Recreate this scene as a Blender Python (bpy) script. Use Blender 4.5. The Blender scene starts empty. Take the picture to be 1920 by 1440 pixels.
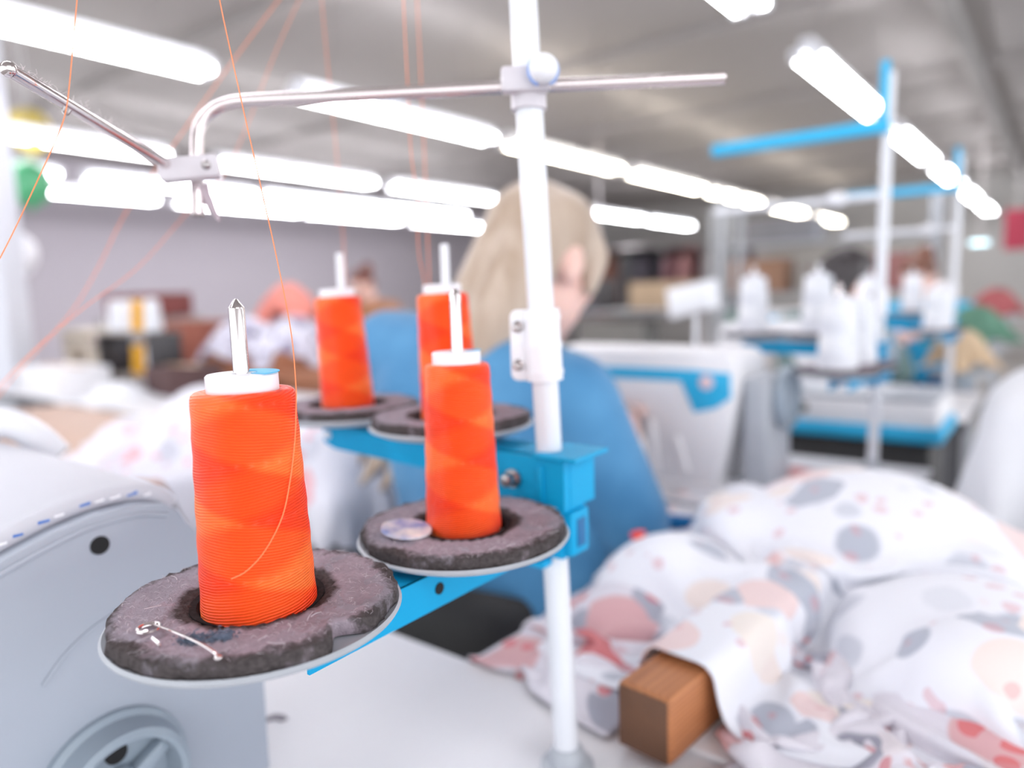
import bpy, bmesh, math, random
import numpy as np
from mathutils import Vector, Matrix, Quaternion

random.seed(7)
RNG = np.random.RandomState(7)
scene = bpy.context.scene
COL = scene.collection

# ------------------------------------------------------------------ camera
FPX = 1350.0
PITCH, ROLL = math.radians(7.2), math.radians(1.7)
CAM = Vector((0, 0, 1.08))
FWD = Vector((0, math.cos(PITCH), -math.sin(PITCH)))
UP0 = Vector((0, math.sin(PITCH), math.cos(PITCH)))
RT0 = Vector((1, 0, 0))
CI = math.cos(ROLL) * RT0 - math.sin(ROLL) * UP0
CJ = math.sin(ROLL) * RT0 + math.cos(ROLL) * UP0
cam_data = bpy.data.cameras.new('camera')
cam = bpy.data.objects.new('camera', cam_data)
COL.objects.link(cam)
cm = Matrix((CI, CJ, -FWD)).transposed().to_4x4()
cm.translation = CAM
cam.matrix_world = cm
cam_data.sensor_width = 36.0
cam_data.lens = 36.0 * FPX / 1920.0
cam_data.clip_start = 0.02
cam_data.clip_end = 60
cam_data.dof.use_dof = True
cam_data.dof.focus_distance = 0.318
cam_data.dof.aperture_fstop = 3.3
scene.camera = cam

# ------------------------------------------------------------------ world, exposure
world = bpy.data.worlds.new('world')
scene.world = world
world.use_nodes = True
world.node_tree.nodes['Background'].inputs[0].default_value = (0.93, 0.96, 1.0, 1)
world.node_tree.nodes['Background'].inputs[1].default_value = 1.5
scene.view_settings.view_transform = 'Standard'
scene.view_settings.look = 'None'
scene.view_settings.gamma = 1.0
scene.view_settings.use_curve_mapping = False
scene.view_settings.exposure = 0.78
TUBE_POWER = 18.0

# ------------------------------------------------------------------ place axes: rows of tables run along R, tables are long along N
TH = math.radians(37.5)
R = Vector((math.sin(TH), math.cos(TH), 0))
N = Vector((math.cos(TH), -math.sin(TH), 0))
ROWZ = math.atan2(N.y, N.x)          # turning a local frame (x along N, y along R) into the room
TABLE_Z = 0.743

def W(s, n, z):
    return R * s + N * n + Vector((0, 0, z))
def ray(u, v):
    return FWD + CI * ((u - 960) / FPX) + CJ * ((720 - v) / FPX)
def at(u, v, d):
    return CAM + ray(u, v) * d
def az(u, v, z):
    q = ray(u, v)
    return CAM + q * ((z - CAM.z) / q.z)

# ------------------------------------------------------------------ materials
def lin(c):
    return tuple(((x / 255) / 12.92 if x / 255 <= 0.04045 else ((x / 255 + 0.055) / 1.055) ** 2.4) for x in c)
MATS = {}
def mat(name, rgb, rough=0.5, metal=0.0, var=0.0, vscale=20.0, bump=0.0, bscale=200.0, spec=0.5, sss=0.0, rgb2=None, trans=0.0, coat=0.0, sheen=0.0, stretch=None):
    if name in MATS:
        return MATS[name]
    m = bpy.data.materials.new(name)
    m.use_nodes = True
    nt = m.node_tree
    b = nt.nodes['Principled BSDF']
    c = lin(rgb)
    b.inputs['Base Color'].default_value = (*c, 1)
    b.inputs['Roughness'].default_value = rough
    b.inputs['Metallic'].default_value = metal
    b.inputs['Specular IOR Level'].default_value = spec
    b.inputs['Transmission Weight'].default_value = trans
    b.inputs['Coat Weight'].default_value = coat
    b.inputs['Sheen Weight'].default_value = sheen
    if sss:
        b.inputs['Subsurface Weight'].default_value = sss
        b.inputs['Subsurface Radius'].default_value = (0.01, 0.004, 0.002)
    tc = nt.nodes.new('ShaderNodeTexCoord')
    if var > 0 or rgb2:
        n = nt.nodes.new('ShaderNodeTexNoise')
        n.inputs['Scale'].default_value = vscale
        n.inputs['Detail'].default_value = 5
        if stretch:
            mp = nt.nodes.new('ShaderNodeMapping')
            mp.inputs['Scale'].default_value = stretch
            nt.links.new(tc.outputs['Object'], mp.inputs[0])
            nt.links.new(mp.outputs[0], n.inputs['Vector'])
        else:
            nt.links.new(tc.outputs['Object'], n.inputs['Vector'])
        r = nt.nodes.new('ShaderNodeValToRGB')
        r.color_ramp.elements[0].position = 0.35
        r.color_ramp.elements[1].position = 0.65
        c2 = lin(rgb2) if rgb2 else tuple(max(0, x * (1 - var)) for x in c)
        r.color_ramp.elements[0].color = (*c2, 1)
        r.color_ramp.elements[1].color = (*c, 1)
        nt.links.new(n.outputs['Fac'], r.inputs[0])
        nt.links.new(r.outputs[0], b.inputs['Base Color'])
    if bump > 0:
        n2 = nt.nodes.new('ShaderNodeTexNoise')
        n2.inputs['Scale'].default_value = bscale
        n2.inputs['Detail'].default_value = 4
        nt.links.new(tc.outputs['Object'], n2.inputs['Vector'])
        bp = nt.nodes.new('ShaderNodeBump')
        bp.inputs['Strength'].default_value = bump
        bp.inputs['Distance'].default_value = 0.001
        nt.links.new(n2.outputs['Fac'], bp.inputs['Height'])
        nt.links.new(bp.outputs[0], b.inputs['Normal'])
    MATS[name] = m
    return m

def emit(name, rgb, strength):
    if name in MATS:
        return MATS[name]
    m = bpy.data.materials.new(name)
    m.use_nodes = True
    nt = m.node_tree
    nt.nodes.remove(nt.nodes['Principled BSDF'])
    e = nt.nodes.new('ShaderNodeEmission')
    e.inputs[0].default_value = (*lin(rgb), 1)
    e.inputs[1].default_value = strength
    nt.links.new(e.outputs[0], nt.nodes['Material Output'].inputs[0])
    MATS[name] = m
    return m

class NB:
    """tiny node-graph helper"""
    def __init__(self, nt):
        self.nt = nt
    def n(self, typ, **kw):
        x = self.nt.nodes.new(typ)
        for k, v in kw.items():
            setattr(x, k, v)
        return x
    def link(self, a, b):
        self.nt.links.new(a, b)
    def m(self, op, a, b=None, c=None):
        x = self.nt.nodes.new('ShaderNodeMath')
        x.operation = op
        for i, v in enumerate((a, b, c)):
            if v is None:
                continue
            if isinstance(v, (int, float)):
                x.inputs[i].default_value = v
            else:
                self.nt.links.new(v, x.inputs[i])
        return x.outputs[0]
    def ramp(self, fac, stops, interp='LINEAR'):
        x = self.nt.nodes.new('ShaderNodeValToRGB')
        cr = x.color_ramp
        cr.interpolation = interp
        while len(cr.elements) < len(stops):
            cr.elements.new(0.5)
        for e, (p, c) in zip(cr.elements, stops):
            e.position = p
            e.color = (*lin(c), 1)
        self.nt.links.new(fac, x.inputs[0])
        return x.outputs[0]
    def mix(self, fac, a, b):
        x = self.nt.nodes.new('ShaderNodeMix')
        x.data_type = 'RGBA'
        for sock, v in ((x.inputs[0], fac), (x.inputs[6], a), (x.inputs[7], b)):
            if isinstance(v, (int, float)):
                sock.default_value = v
            elif isinstance(v, tuple):
                sock.default_value = (*lin(v), 1)
            else:
                self.nt.links.new(v, sock)
        return x.outputs[2]

def thread_material(name, c_dark, c_mid, c_light, height=0.103, lines=85, bands=2.1):
    """cross-wound sewing thread: two families of slanted turns that swap in diamond zones"""
    m = bpy.data.materials.new(name)
    m.use_nodes = True
    g = NB(m.node_tree)
    b = m.node_tree.nodes['Principled BSDF']
    tc = g.n('ShaderNodeTexCoord')
    sp = g.n('ShaderNodeSeparateXYZ')
    g.link(tc.outputs['Object'], sp.inputs[0])
    ang = g.m('DIVIDE', g.m('ARCTAN2', sp.outputs[1], sp.outputs[0]), 2 * math.pi)
    v = g.m('DIVIDE', sp.outputs[2], height)
    nz = g.n('ShaderNodeTexNoise')
    nz.inputs['Scale'].default_value = 120
    nz.inputs['Detail'].default_value = 3
    g.link(tc.outputs['Object'], nz.inputs['Vector'])
    j = g.m('MULTIPLY', g.m('SUBTRACT', nz.outputs['Fac'], 0.5), 0.010)
    v = g.m('ADD', v, j)
    d1 = g.m('PINGPONG', g.m('ADD', g.m('MULTIPLY', v, bands), ang), 0.5)
    d2 = g.m('PINGPONG', g.m('SUBTRACT', g.m('MULTIPLY', v, bands * 1.07), ang), 0.5)
    def soft(x, a, b):
        q = g.n('ShaderNodeMapRange')
        g.link(x, q.inputs[0])
        q.inputs[1].default_value = a
        q.inputs[2].default_value = b
        return q.outputs[0]
    mask = soft(g.m('SUBTRACT', d1, d2), -0.1, 0.1)
    band = g.m('ADD', g.m('MULTIPLY', soft(d1, 0.20, 0.27), 0.34), g.m('MULTIPLY', soft(d2, 0.22, 0.34), 0.26))  # sheen of the crossing turns, painted as lighter and darker wedges
    la = g.m('SINE', g.m('MULTIPLY', g.m('ADD', g.m('MULTIPLY', v, lines), g.m('MULTIPLY', ang, 12)), 2 * math.pi))
    lb = g.m('SINE', g.m('MULTIPLY', g.m('SUBTRACT', g.m('MULTIPLY', v, lines), g.m('MULTIPLY', ang, 12)), 2 * math.pi))
    h = g.m('ADD', g.m('MULTIPLY', la, mask), g.m('MULTIPLY', lb, g.m('SUBTRACT', 1.0, mask)))
    big = g.n('ShaderNodeTexNoise')
    big.inputs['Scale'].default_value = 30
    g.link(tc.outputs['Object'], big.inputs['Vector'])
    tone = g.m('ADD', band, g.m('ADD', g.m('MULTIPLY', h, 0.09), g.m('MULTIPLY', big.outputs['Fac'], 0.35)))
    col = g.ramp(tone, [(0.12, c_dark), (0.48, c_mid), (0.88, c_light)])
    g.link(col, b.inputs['Base Color'])
    bp = g.n('ShaderNodeBump')
    bp.inputs['Strength'].default_value = 0.55
    bp.inputs['Distance'].default_value = 0.0006
    g.link(h, bp.inputs['Height'])
    g.link(bp.outputs[0], b.inputs['Normal'])
    b.inputs['Roughness'].default_value = 0.42
    b.inputs['Specular IOR Level'].default_value = 0.35
    MATS[name] = m
    return m

def print_material(name, base, blobs, scale=9.0, size=0.34, flower=(225, 120, 125), fl_amt=0.55, rough=0.85):
    """printed cotton: rounded motifs of several colours plus small flowers, laid out in the cloth's own UVs"""
    m = bpy.data.materials.new(name)
    m.use_nodes = True
    g = NB(m.node_tree)
    b = m.node_tree.nodes['Principled BSDF']
    uv = g.n('ShaderNodeTexCoord')
    dist = g.n('ShaderNodeTexNoise')
    dist.inputs['Scale'].default_value = 14
    g.link(uv.outputs['UV'], dist.inputs['Vector'])
    add = g.n('ShaderNodeVectorMath', operation='MULTIPLY_ADD')
    g.link(dist.outputs['Color'], add.inputs[0])
    add.inputs[1].default_value = (0.03, 0.03, 0)
    g.link(uv.outputs['UV'], add.inputs[2])
    vo = g.n('ShaderNodeTexVoronoi')
    vo.inputs['Scale'].default_value = scale
    g.link(add.outputs[0], vo.inputs['Vector'])
    sc = g.n('ShaderNodeSeparateColor')
    g.link(vo.outputs['Color'], sc.inputs[0])
    k = len(blobs)
    bc = g.ramp(sc.outputs[0], [(i / k, c) for i, c in enumerate(blobs)], 'CONSTANT')
    thr = g.m('ADD', size * 0.6, g.m('MULTIPLY', sc.outputs[1], size * 0.6))
    mr = g.n('ShaderNodeMapRange')
    g.link(g.m('SUBTRACT', thr, vo.outputs['Distance']), mr.inputs[0])
    mr.inputs[1].default_value = 0.0
    mr.inputs[2].default_value = 0.05
    col = g.mix(g.m('MULTIPLY', mr.outputs[0], 0.9), base, bc)
    v2 = g.n('ShaderNodeTexVoronoi')
    v2.inputs['Scale'].default_value = scale * 3.1
    g.link(add.outputs[0], v2.inputs['Vector'])
    s2 = g.n('ShaderNodeSeparateColor')
    g.link(v2.outputs['Color'], s2.inputs[0])
    pick = g.m('MULTIPLY', g.m('GREATER_THAN', s2.outputs[0], 0.78), g.m('LESS_THAN', v2.outputs['Distance'], 0.36))
    col = g.mix(g.m('MULTIPLY', pick, fl_amt), col, flower)
    g.link(col, b.inputs['Base Color'])
    b.inputs['Roughness'].default_value = rough
    b.inputs['Sheen Weight'].default_value = 0.15
    b.inputs['Specular IOR Level'].default_value = 0.2
    MATS[name] = m
    return m

def foam_material(name, dark, lint, red):
    """worn charcoal foam with a felted layer of grey lint lying on its upper side"""
    m = bpy.data.materials.new(name)
    m.use_nodes = True
    g = NB(m.node_tree)
    b = m.node_tree.nodes['Principled BSDF']
    tc = g.n('ShaderNodeTexCoord')
    sp = g.n('ShaderNodeSeparateXYZ')
    g.link(tc.outputs['Object'], sp.inputs[0])
    rad = g.m('SQRT', g.m('ADD', g.m('MULTIPLY', sp.outputs[0], sp.outputs[0]), g.m('MULTIPLY', sp.outputs[1], sp.outputs[1])))
    n1 = g.n('ShaderNodeTexNoise')
    n1.inputs['Scale'].default_value = 60
    n1.inputs['Detail'].default_value = 8
    n1.inputs['Roughness'].default_value = 0.7
    g.link(tc.outputs['Object'], n1.inputs['Vector'])
    n2 = g.n('ShaderNodeTexNoise')
    n2.inputs['Scale'].default_value = 480
    n2.inputs['Detail'].default_value = 4
    g.link(tc.outputs['Object'], n2.inputs['Vector'])
    n3 = g.n('ShaderNodeTexNoise')
    n3.inputs['Scale'].default_value = 28
    g.link(tc.outputs['Object'], n3.inputs['Vector'])
    # lint cover lies between the cone's foot and the worn rim
    a = g.n('ShaderNodeMapRange')
    g.link(g.m('ADD', rad, g.m('MULTIPLY', g.m('SUBTRACT', n1.outputs['Fac'], 0.5), 0.030)), a.inputs[0])
    a.inputs[1].default_value = 0.0592
    a.inputs[2].default_value = 0.0535
    c = g.n('ShaderNodeMapRange')
    g.link(g.m('ADD', rad, g.m('MULTIPLY', g.m('SUBTRACT', n1.outputs['Fac'], 0.5), 0.012)), c.inputs[0])
    c.inputs[1].default_value = 0.0325
    c.inputs[2].default_value = 0.036
    cover = g.m('MULTIPLY', g.m('MULTIPLY', a.outputs[0], c.outputs[0]), g.m('ADD', 0.30, g.m('MULTIPLY', n1.outputs['Fac'], 1.15)))
    lintc = g.mix(g.m('MULTIPLY', g.m('GREATER_THAN', n3.outputs['Fac'], 0.52), 0.28), lint, red)
    lintc = g.mix(g.m('MULTIPLY', n2.outputs['Fac'], 0.6), lintc, tuple(int(x * 0.40) for x in lint))
    dk = g.mix(n2.outputs['Fac'], tuple(int(x * 0.6) for x in dark), tuple(int(min(255, x * 1.35)) for x in dark))
    col = g.mix(cover, dk, lintc)
    g.link(col, b.inputs['Base Color'])
    b.inputs['Roughness'].default_value = 1.0
    b.inputs['Specular IOR Level'].default_value = 0.05
    bp = g.n('ShaderNodeBump')
    bp.inputs['Strength'].default_value = 0.9
    bp.inputs['Distance'].default_value = 0.0012
    g.link(g.m('ADD', n2.outputs['Fac'], n1.outputs['Fac']), bp.inputs['Height'])
    g.link(bp.outputs[0], b.inputs['Normal'])
    MATS[name] = m
    return m

def wood_material(name, c1, c2, scale=110.0, axis='rings'):
    m = bpy.data.materials.new(name)
    m.use_nodes = True
    g = NB(m.node_tree)
    b = m.node_tree.nodes['Principled BSDF']
    tc = g.n('ShaderNodeTexCoord')
    mp = g.n('ShaderNodeMapping')
    mp.inputs['Location'].default_value = (0.03, 0.0, 0.05)
    mp.inputs['Scale'].default_value = (1, 0.06, 1)
    g.link(tc.outputs['Object'], mp.inputs[0])
    nz = g.n('ShaderNodeTexNoise')
    nz.inputs['Scale'].default_value = 12
    nz.inputs['Detail'].default_value = 6
    g.link(mp.outputs[0], nz.inputs['Vector'])
    wv = g.n('ShaderNodeTexWave', wave_type='RINGS', rings_direction='Y')
    wv.inputs['Scale'].default_value = scale
    wv.inputs['Distortion'].default_value = 3.0
    wv.inputs['Detail'].default_value = 3
    wv.inputs['Detail Scale'].default_value = 2
    g.link(mp.outputs[0], wv.inputs['Vector'])
    t = g.m('ADD', g.m('MULTIPLY', wv.outputs['Fac'], 0.22), g.m('MULTIPLY', nz.outputs['Fac'], 0.8))
    col = g.ramp(t, [(0.2, c1), (0.8, c2)])
    g.link(col, b.inputs['Base Color'])
    b.inputs['Roughness'].default_value = 0.55
    bp = g.n('ShaderNodeBump')
    bp.inputs['Strength'].default_value = 0.25
    bp.inputs['Distance'].default_value = 0.001
    g.link(wv.outputs['Fac'], bp.inputs['Height'])
    g.link(bp.outputs[0], b.inputs['Normal'])
    MATS[name] = m
    return m

M_WHITE = mat('white_enamel', (232, 233, 238), 0.32, var=0.05, vscale=6, coat=0.2)
M_POLE = mat('white_pole_paint', (216, 218, 224), 0.32, coat=0.2, var=0.03, vscale=30)
M_PLASTIC = mat('white_plastic', (226, 226, 231), 0.38, sss=0.0)
M_BLUE = mat('bright_blue_paint', (0, 154, 204), 0.5, var=0.06, vscale=15, spec=0.25)
M_BLUE_P = mat('cyan_blue_panel', (40, 176, 224), 0.5, var=0.05, vscale=9)
M_CHROME = mat('polished_steel', (222, 214, 214), 0.12, metal=1.0)
M_STEEL = mat('brushed_steel', (178, 172, 172), 0.3, metal=1.0, var=0.15, vscale=60)
M_DARKSTEEL = mat('dark_steel', (70, 68, 70), 0.4, metal=0.8)
M_DISC = mat('grey_plate_plastic', (172, 176, 183), 0.4, var=0.06, vscale=40)
M_MACH = mat('grey_machine_paint', (163, 170, 182), 0.42, var=0.05, vscale=8, bump=0.05, bscale=900)
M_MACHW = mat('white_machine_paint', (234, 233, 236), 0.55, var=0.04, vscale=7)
M_BLACK = mat('black_plastic', (26, 26, 29), 0.5, var=0.2, vscale=30)
M_HOLE = mat('dark_recess', (20, 20, 22), 0.8, var=0.2, vscale=50)
M_GREYW = mat('grey_wheel_plastic', (148, 160, 172), 0.35, var=0.08, vscale=20)
M_TABLE = mat('white_laminate', (224, 222, 225), 0.45, var=0.05, vscale=3, bump=0.03, bscale=500)
M_TRIM = mat('grey_table_edge', (96, 96, 100), 0.5, var=0.1, vscale=20)
M_FOAM = foam_material('worn_foam', (72, 67, 68), (182, 174, 186), (190, 154, 164))
M_ORANGE = thread_material('orange_thread', (244, 54, 6), (255, 78, 16), (255, 120, 50))
M_STRAND = mat('orange_strand', (255, 140, 88), 0.6)  # paler than the wound thread: light from behind is put into the colour
M_WTHREAD = thread_material('white_thread', (222, 224, 232), (236, 238, 244), (246, 247, 250), lines=70)
M_YTHREAD = thread_material('yellow_thread', (218, 150, 20), (238, 176, 40), (250, 200, 80), lines=70)
M_WOOD = wood_material('brown_wood', (142, 84, 50), (196, 130, 84))
M_TAN = mat('tan_tabletop', (196, 158, 134), 0.5, var=0.15, vscale=4)
M_KRAFT = mat('brown_cardboard', (168, 112, 84), 0.8, var=0.12, vscale=8)
M_PRINT = print_material('pale_print_cotton', (226, 227, 234), [(228, 214, 208), (182, 186, 197), (226, 200, 198), (196, 199, 209), (230, 220, 212), (168, 173, 186), (214, 216, 224)], scale=19, size=0.56, flower=(206, 130, 138), fl_amt=0.4)
M_PRINT2 = print_material('shaded_pink_print', (212, 208, 216), [(196, 132, 138), (136, 136, 150), (206, 158, 160), (206, 198, 202), (196, 100, 102), (156, 158, 172), (208, 206, 214)], scale=16, size=0.55, flower=(206, 88, 90), fl_amt=0.7)  # pinker print for the under-heap, its colours darkened to hold the shade there
M_PRINT3 = print_material('violet_print_cotton', (214, 212, 226), [(110, 100, 128), (232, 230, 240), (140, 130, 155), (90, 82, 105), (220, 218, 230), (170, 165, 190)], scale=16, size=0.55, flower=(120, 100, 130), fl_amt=0.7)
M_WCLOTH = mat('white_cotton', (226, 227, 232), 0.9, var=0.04, vscale=5, sheen=0.2)
M_SKIN = mat('skin', (232, 192, 180), 0.5, sss=0.15, var=0.05, vscale=12)
M_BLOND = mat('blond_hair', (190, 172, 156), 0.55, rgb2=(160, 138, 118), vscale=18, sheen=0.2, stretch=(2.2, 2.2, 0.12))
M_SWEATER = mat('blue_knit', (80, 142, 186), 0.85, rgb2=(60, 122, 168), vscale=9, bump=0.3, bscale=160, sheen=0.2)
M_JEANS = mat('navy_trousers', (36, 84, 124), 0.9, var=0.15, vscale=14)
M_CEIL = mat('ceiling_plaster', (155, 150, 148), 0.95, var=0.05, vscale=0.6)
M_WALL = mat('mauve_grey_wall', (176, 170, 178), 0.95, var=0.03, vscale=0.5)
M_WALLF = mat('grey_far_wall', (184, 182, 180), 0.95, var=0.06, vscale=0.7)
M_FLOOR = mat('grey_floor', (158, 153, 150), 0.6, var=0.12, vscale=3)
M_TUBE = emit('fluorescent_tube', (250, 250, 255), TUBE_POWER)
M_TUBE_WARM = emit('warm_fluorescent_tube', (255, 246, 230), TUBE_POWER)

# ------------------------------------------------------------------ mesh building
class MB:
    def __init__(self):
        self.v, self.f = [], []
    def add(self, verts, faces, M=None):
        o = len(self.v)
        for p in verts:
            p = Vector(p)
            self.v.append(M @ p if M is not None else p)
        self.f += [tuple(i + o for i in f) for f in faces]
        return self
    def box(self, c, s, M=None, bev=0.0, seg=2):
        bm = bmesh.new()
        bmesh.ops.create_cube(bm, size=1.0)
        for v in bm.verts:
            v.co = Vector((v.co.x * s[0] + c[0], v.co.y * s[1] + c[1], v.co.z * s[2] + c[2]))
        if bev > 0:
            bmesh.ops.bevel(bm, geom=list(bm.edges), offset=bev, segments=seg, affect='EDGES', profile=0.5)
        self.bm(bm, M)
        return self
    def bm(self, bm, M=None):
        bm.verts.index_update()
        self.add([v.co.copy() for v in bm.verts], [[v.index for v in f.verts] for f in bm.faces], M)
        bm.free()
    def lathe(self, prof, seg=48, M=None, cap=True):
        vs, fs = [], []
        for r, z in prof:
            for i in range(seg):
                a = 2 * math.pi * i / seg
                vs.append((r * math.cos(a), r * math.sin(a), z))
        for k in range(len(prof) - 1):
            for i in range(seg):
                j = (i + 1) % seg
                fs.append((k * seg + i, k * seg + j, (k + 1) * seg + j, (k + 1) * seg + i))
        if cap:
            fs.append(tuple(range(seg))[::-1])
            fs.append(tuple((len(prof) - 1) * seg + i for i in range(seg)))
        return self.add(vs, fs, M)
    def tube(self, path, rad, seg=12, cap=True):
        P = [Vector(p) for p in path]
        n = len(P)
        rr = rad if isinstance(rad, (list, tuple)) else [rad] * n
        t0 = (P[1] - P[0]).normalized()
        ref = Vector((0, 0, 1)) if abs(t0.z) < 0.9 else Vector((1, 0, 0))
        u = t0.cross(ref).normalized()
        vs, fs = [], []
        for i in range(n):
            t = (P[min(i + 1, n - 1)] - P[max(i - 1, 0)]).normalized()
            u = (u - t * u.dot(t))
            if u.length < 1e-6:
                u = t.orthogonal()
            u.normalize()
            w = t.cross(u)
            for k in range(seg):
                a = 2 * math.pi * k / seg
                vs.append(P[i] + (u * math.cos(a) + w * math.sin(a)) * rr[i])
        for i in range(n - 1):
            for k in range(seg):
                j = (k + 1) % seg
                fs.append((i * seg + k, i * seg + j, (i + 1) * seg + j, (i + 1) * seg + k))
        if cap:
            fs.append(tuple(range(seg))[::-1])
            fs.append(tuple((n - 1) * seg + k for k in range(seg)))
        return self.add(vs, fs)
    def prism(self, poly, depth, M=None, bev=0.0):
        """poly in local xy, extruded from z=0 to z=depth"""
        bm = bmesh.new()
        a = [bm.verts.new((x, y, 0)) for x, y in poly]
        fa = bm.faces.new(a)
        r = bmesh.ops.extrude_face_region(bm, geom=[fa])
        for e in r['geom']:
            if isinstance(e, bmesh.types.BMVert):
                e.co.z += depth
        bmesh.ops.recalc_face_normals(bm, faces=bm.faces)
        if bev > 0:
            ed = [e for e in bm.edges if abs(e.verts[0].co.z - e.verts[1].co.z) < 1e-9]
            bmesh.ops.bevel(bm, geom=ed, offset=bev, segments=2, affect='EDGES', profile=0.5)
        self.bm(bm, M)
        return self
    def ball(self, c, r, M=None, sub=3):
        bm = bmesh.new()
        bmesh.ops.create_icosphere(bm, subdivisions=sub, radius=1.0)
        rr = r if isinstance(r, (list, tuple)) else (r, r, r)
        for v in bm.verts:
            v.co = Vector((v.co.x * rr[0], v.co.y * rr[1], v.co.z * rr[2])) 
            if M is not None:
                v.co = M @ v.co
            v.co += Vector(c)
        self.bm(bm)
        return self
    def mesh(self, name, org=None, smooth=40):
        me = bpy.data.meshes.new(name)
        o = Vector(org) if org is not None else Vector((0, 0, 0))
        me.from_pydata([tuple(p - o) for p in self.v], [], self.f)
        me.validate()
        me.update()
        if smooth:
            me.polygons.foreach_set('use_smooth', [True] * len(me.polygons))
            me.set_sharp_from_angle(angle=math.radians(smooth))
        return me

def link(name, me, m, parent=None, loc=(0, 0, 0), rot=None):
    o = bpy.data.objects.new(name, me)
    COL.objects.link(o)
    if m is not None and me is not None:
        if len(me.materials) == 0:
            me.materials.append(m)
    o.location = loc
    if rot is not None:
        o.rotation_euler = rot
    if parent is not None:
        o.parent = parent
    return o

def part(name, mb, m, parent=None, org=None, label=None, smooth=40, loc=(0, 0, 0), rot=None):
    o = link(name, mb.mesh(name, org, smooth), m, parent, loc, rot)
    if label:
        o['label'] = label
    return o

def tag(o, label, cat, group=None):
    o['label'] = label
    o['category'] = cat
    if group:
        o['group'] = group
    return o

def thing(name, label, cat, loc=(0, 0, 0), rz=0.0, group=None):
    o = bpy.data.objects.new(name, None)
    COL.objects.link(o)
    o.empty_display_size = 0.05
    o.location = loc
    o.rotation_euler = (0, 0, rz)
    return tag(o, label, cat, group)

def struct(name, mb, m, parent=None, smooth=0):
    o = part(name, mb, m, parent, smooth=smooth)
    o['kind'] = 'structure'
    return o

def copy_tree(o, parent=None, label=None, loc=None, rz=None):
    c = o.copy()
    COL.objects.link(c)
    c.parent = parent
    if label:
        c['label'] = label
    if loc is not None:
        c.location = loc
    if rz is not None:
        c.rotation_euler = (0, 0, rz)
    for ch in list(o.children):
        copy_tree(ch, c)
    return c

def frame(origin, x, y, z):
    M = Matrix((Vector(x).normalized(), Vector(y).normalized(), Vector(z).normalized())).transposed().to_4x4()
    M.translation = Vector(origin)
    return M

def smooth_path(pts, n=8):
    """Catmull-Rom through the points"""
    P = [Vector(p) for p in pts]
    P = [P[0] * 2 - P[1]] + P + [P[-1] * 2 - P[-2]]
    out = []
    for i in range(1, len(P) - 2):
        for k in range(n):
            t = k / n
            a, b, c, d = P[i - 1], P[i], P[i + 1], P[i + 2]
            out.append(0.5 * ((2 * b) + (c - a) * t + (2 * a - 5 * b + 4 * c - d) * t * t + (3 * b - a - 3 * c + d) * t ** 3))
    out.append(P[-2])
    return out

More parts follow.
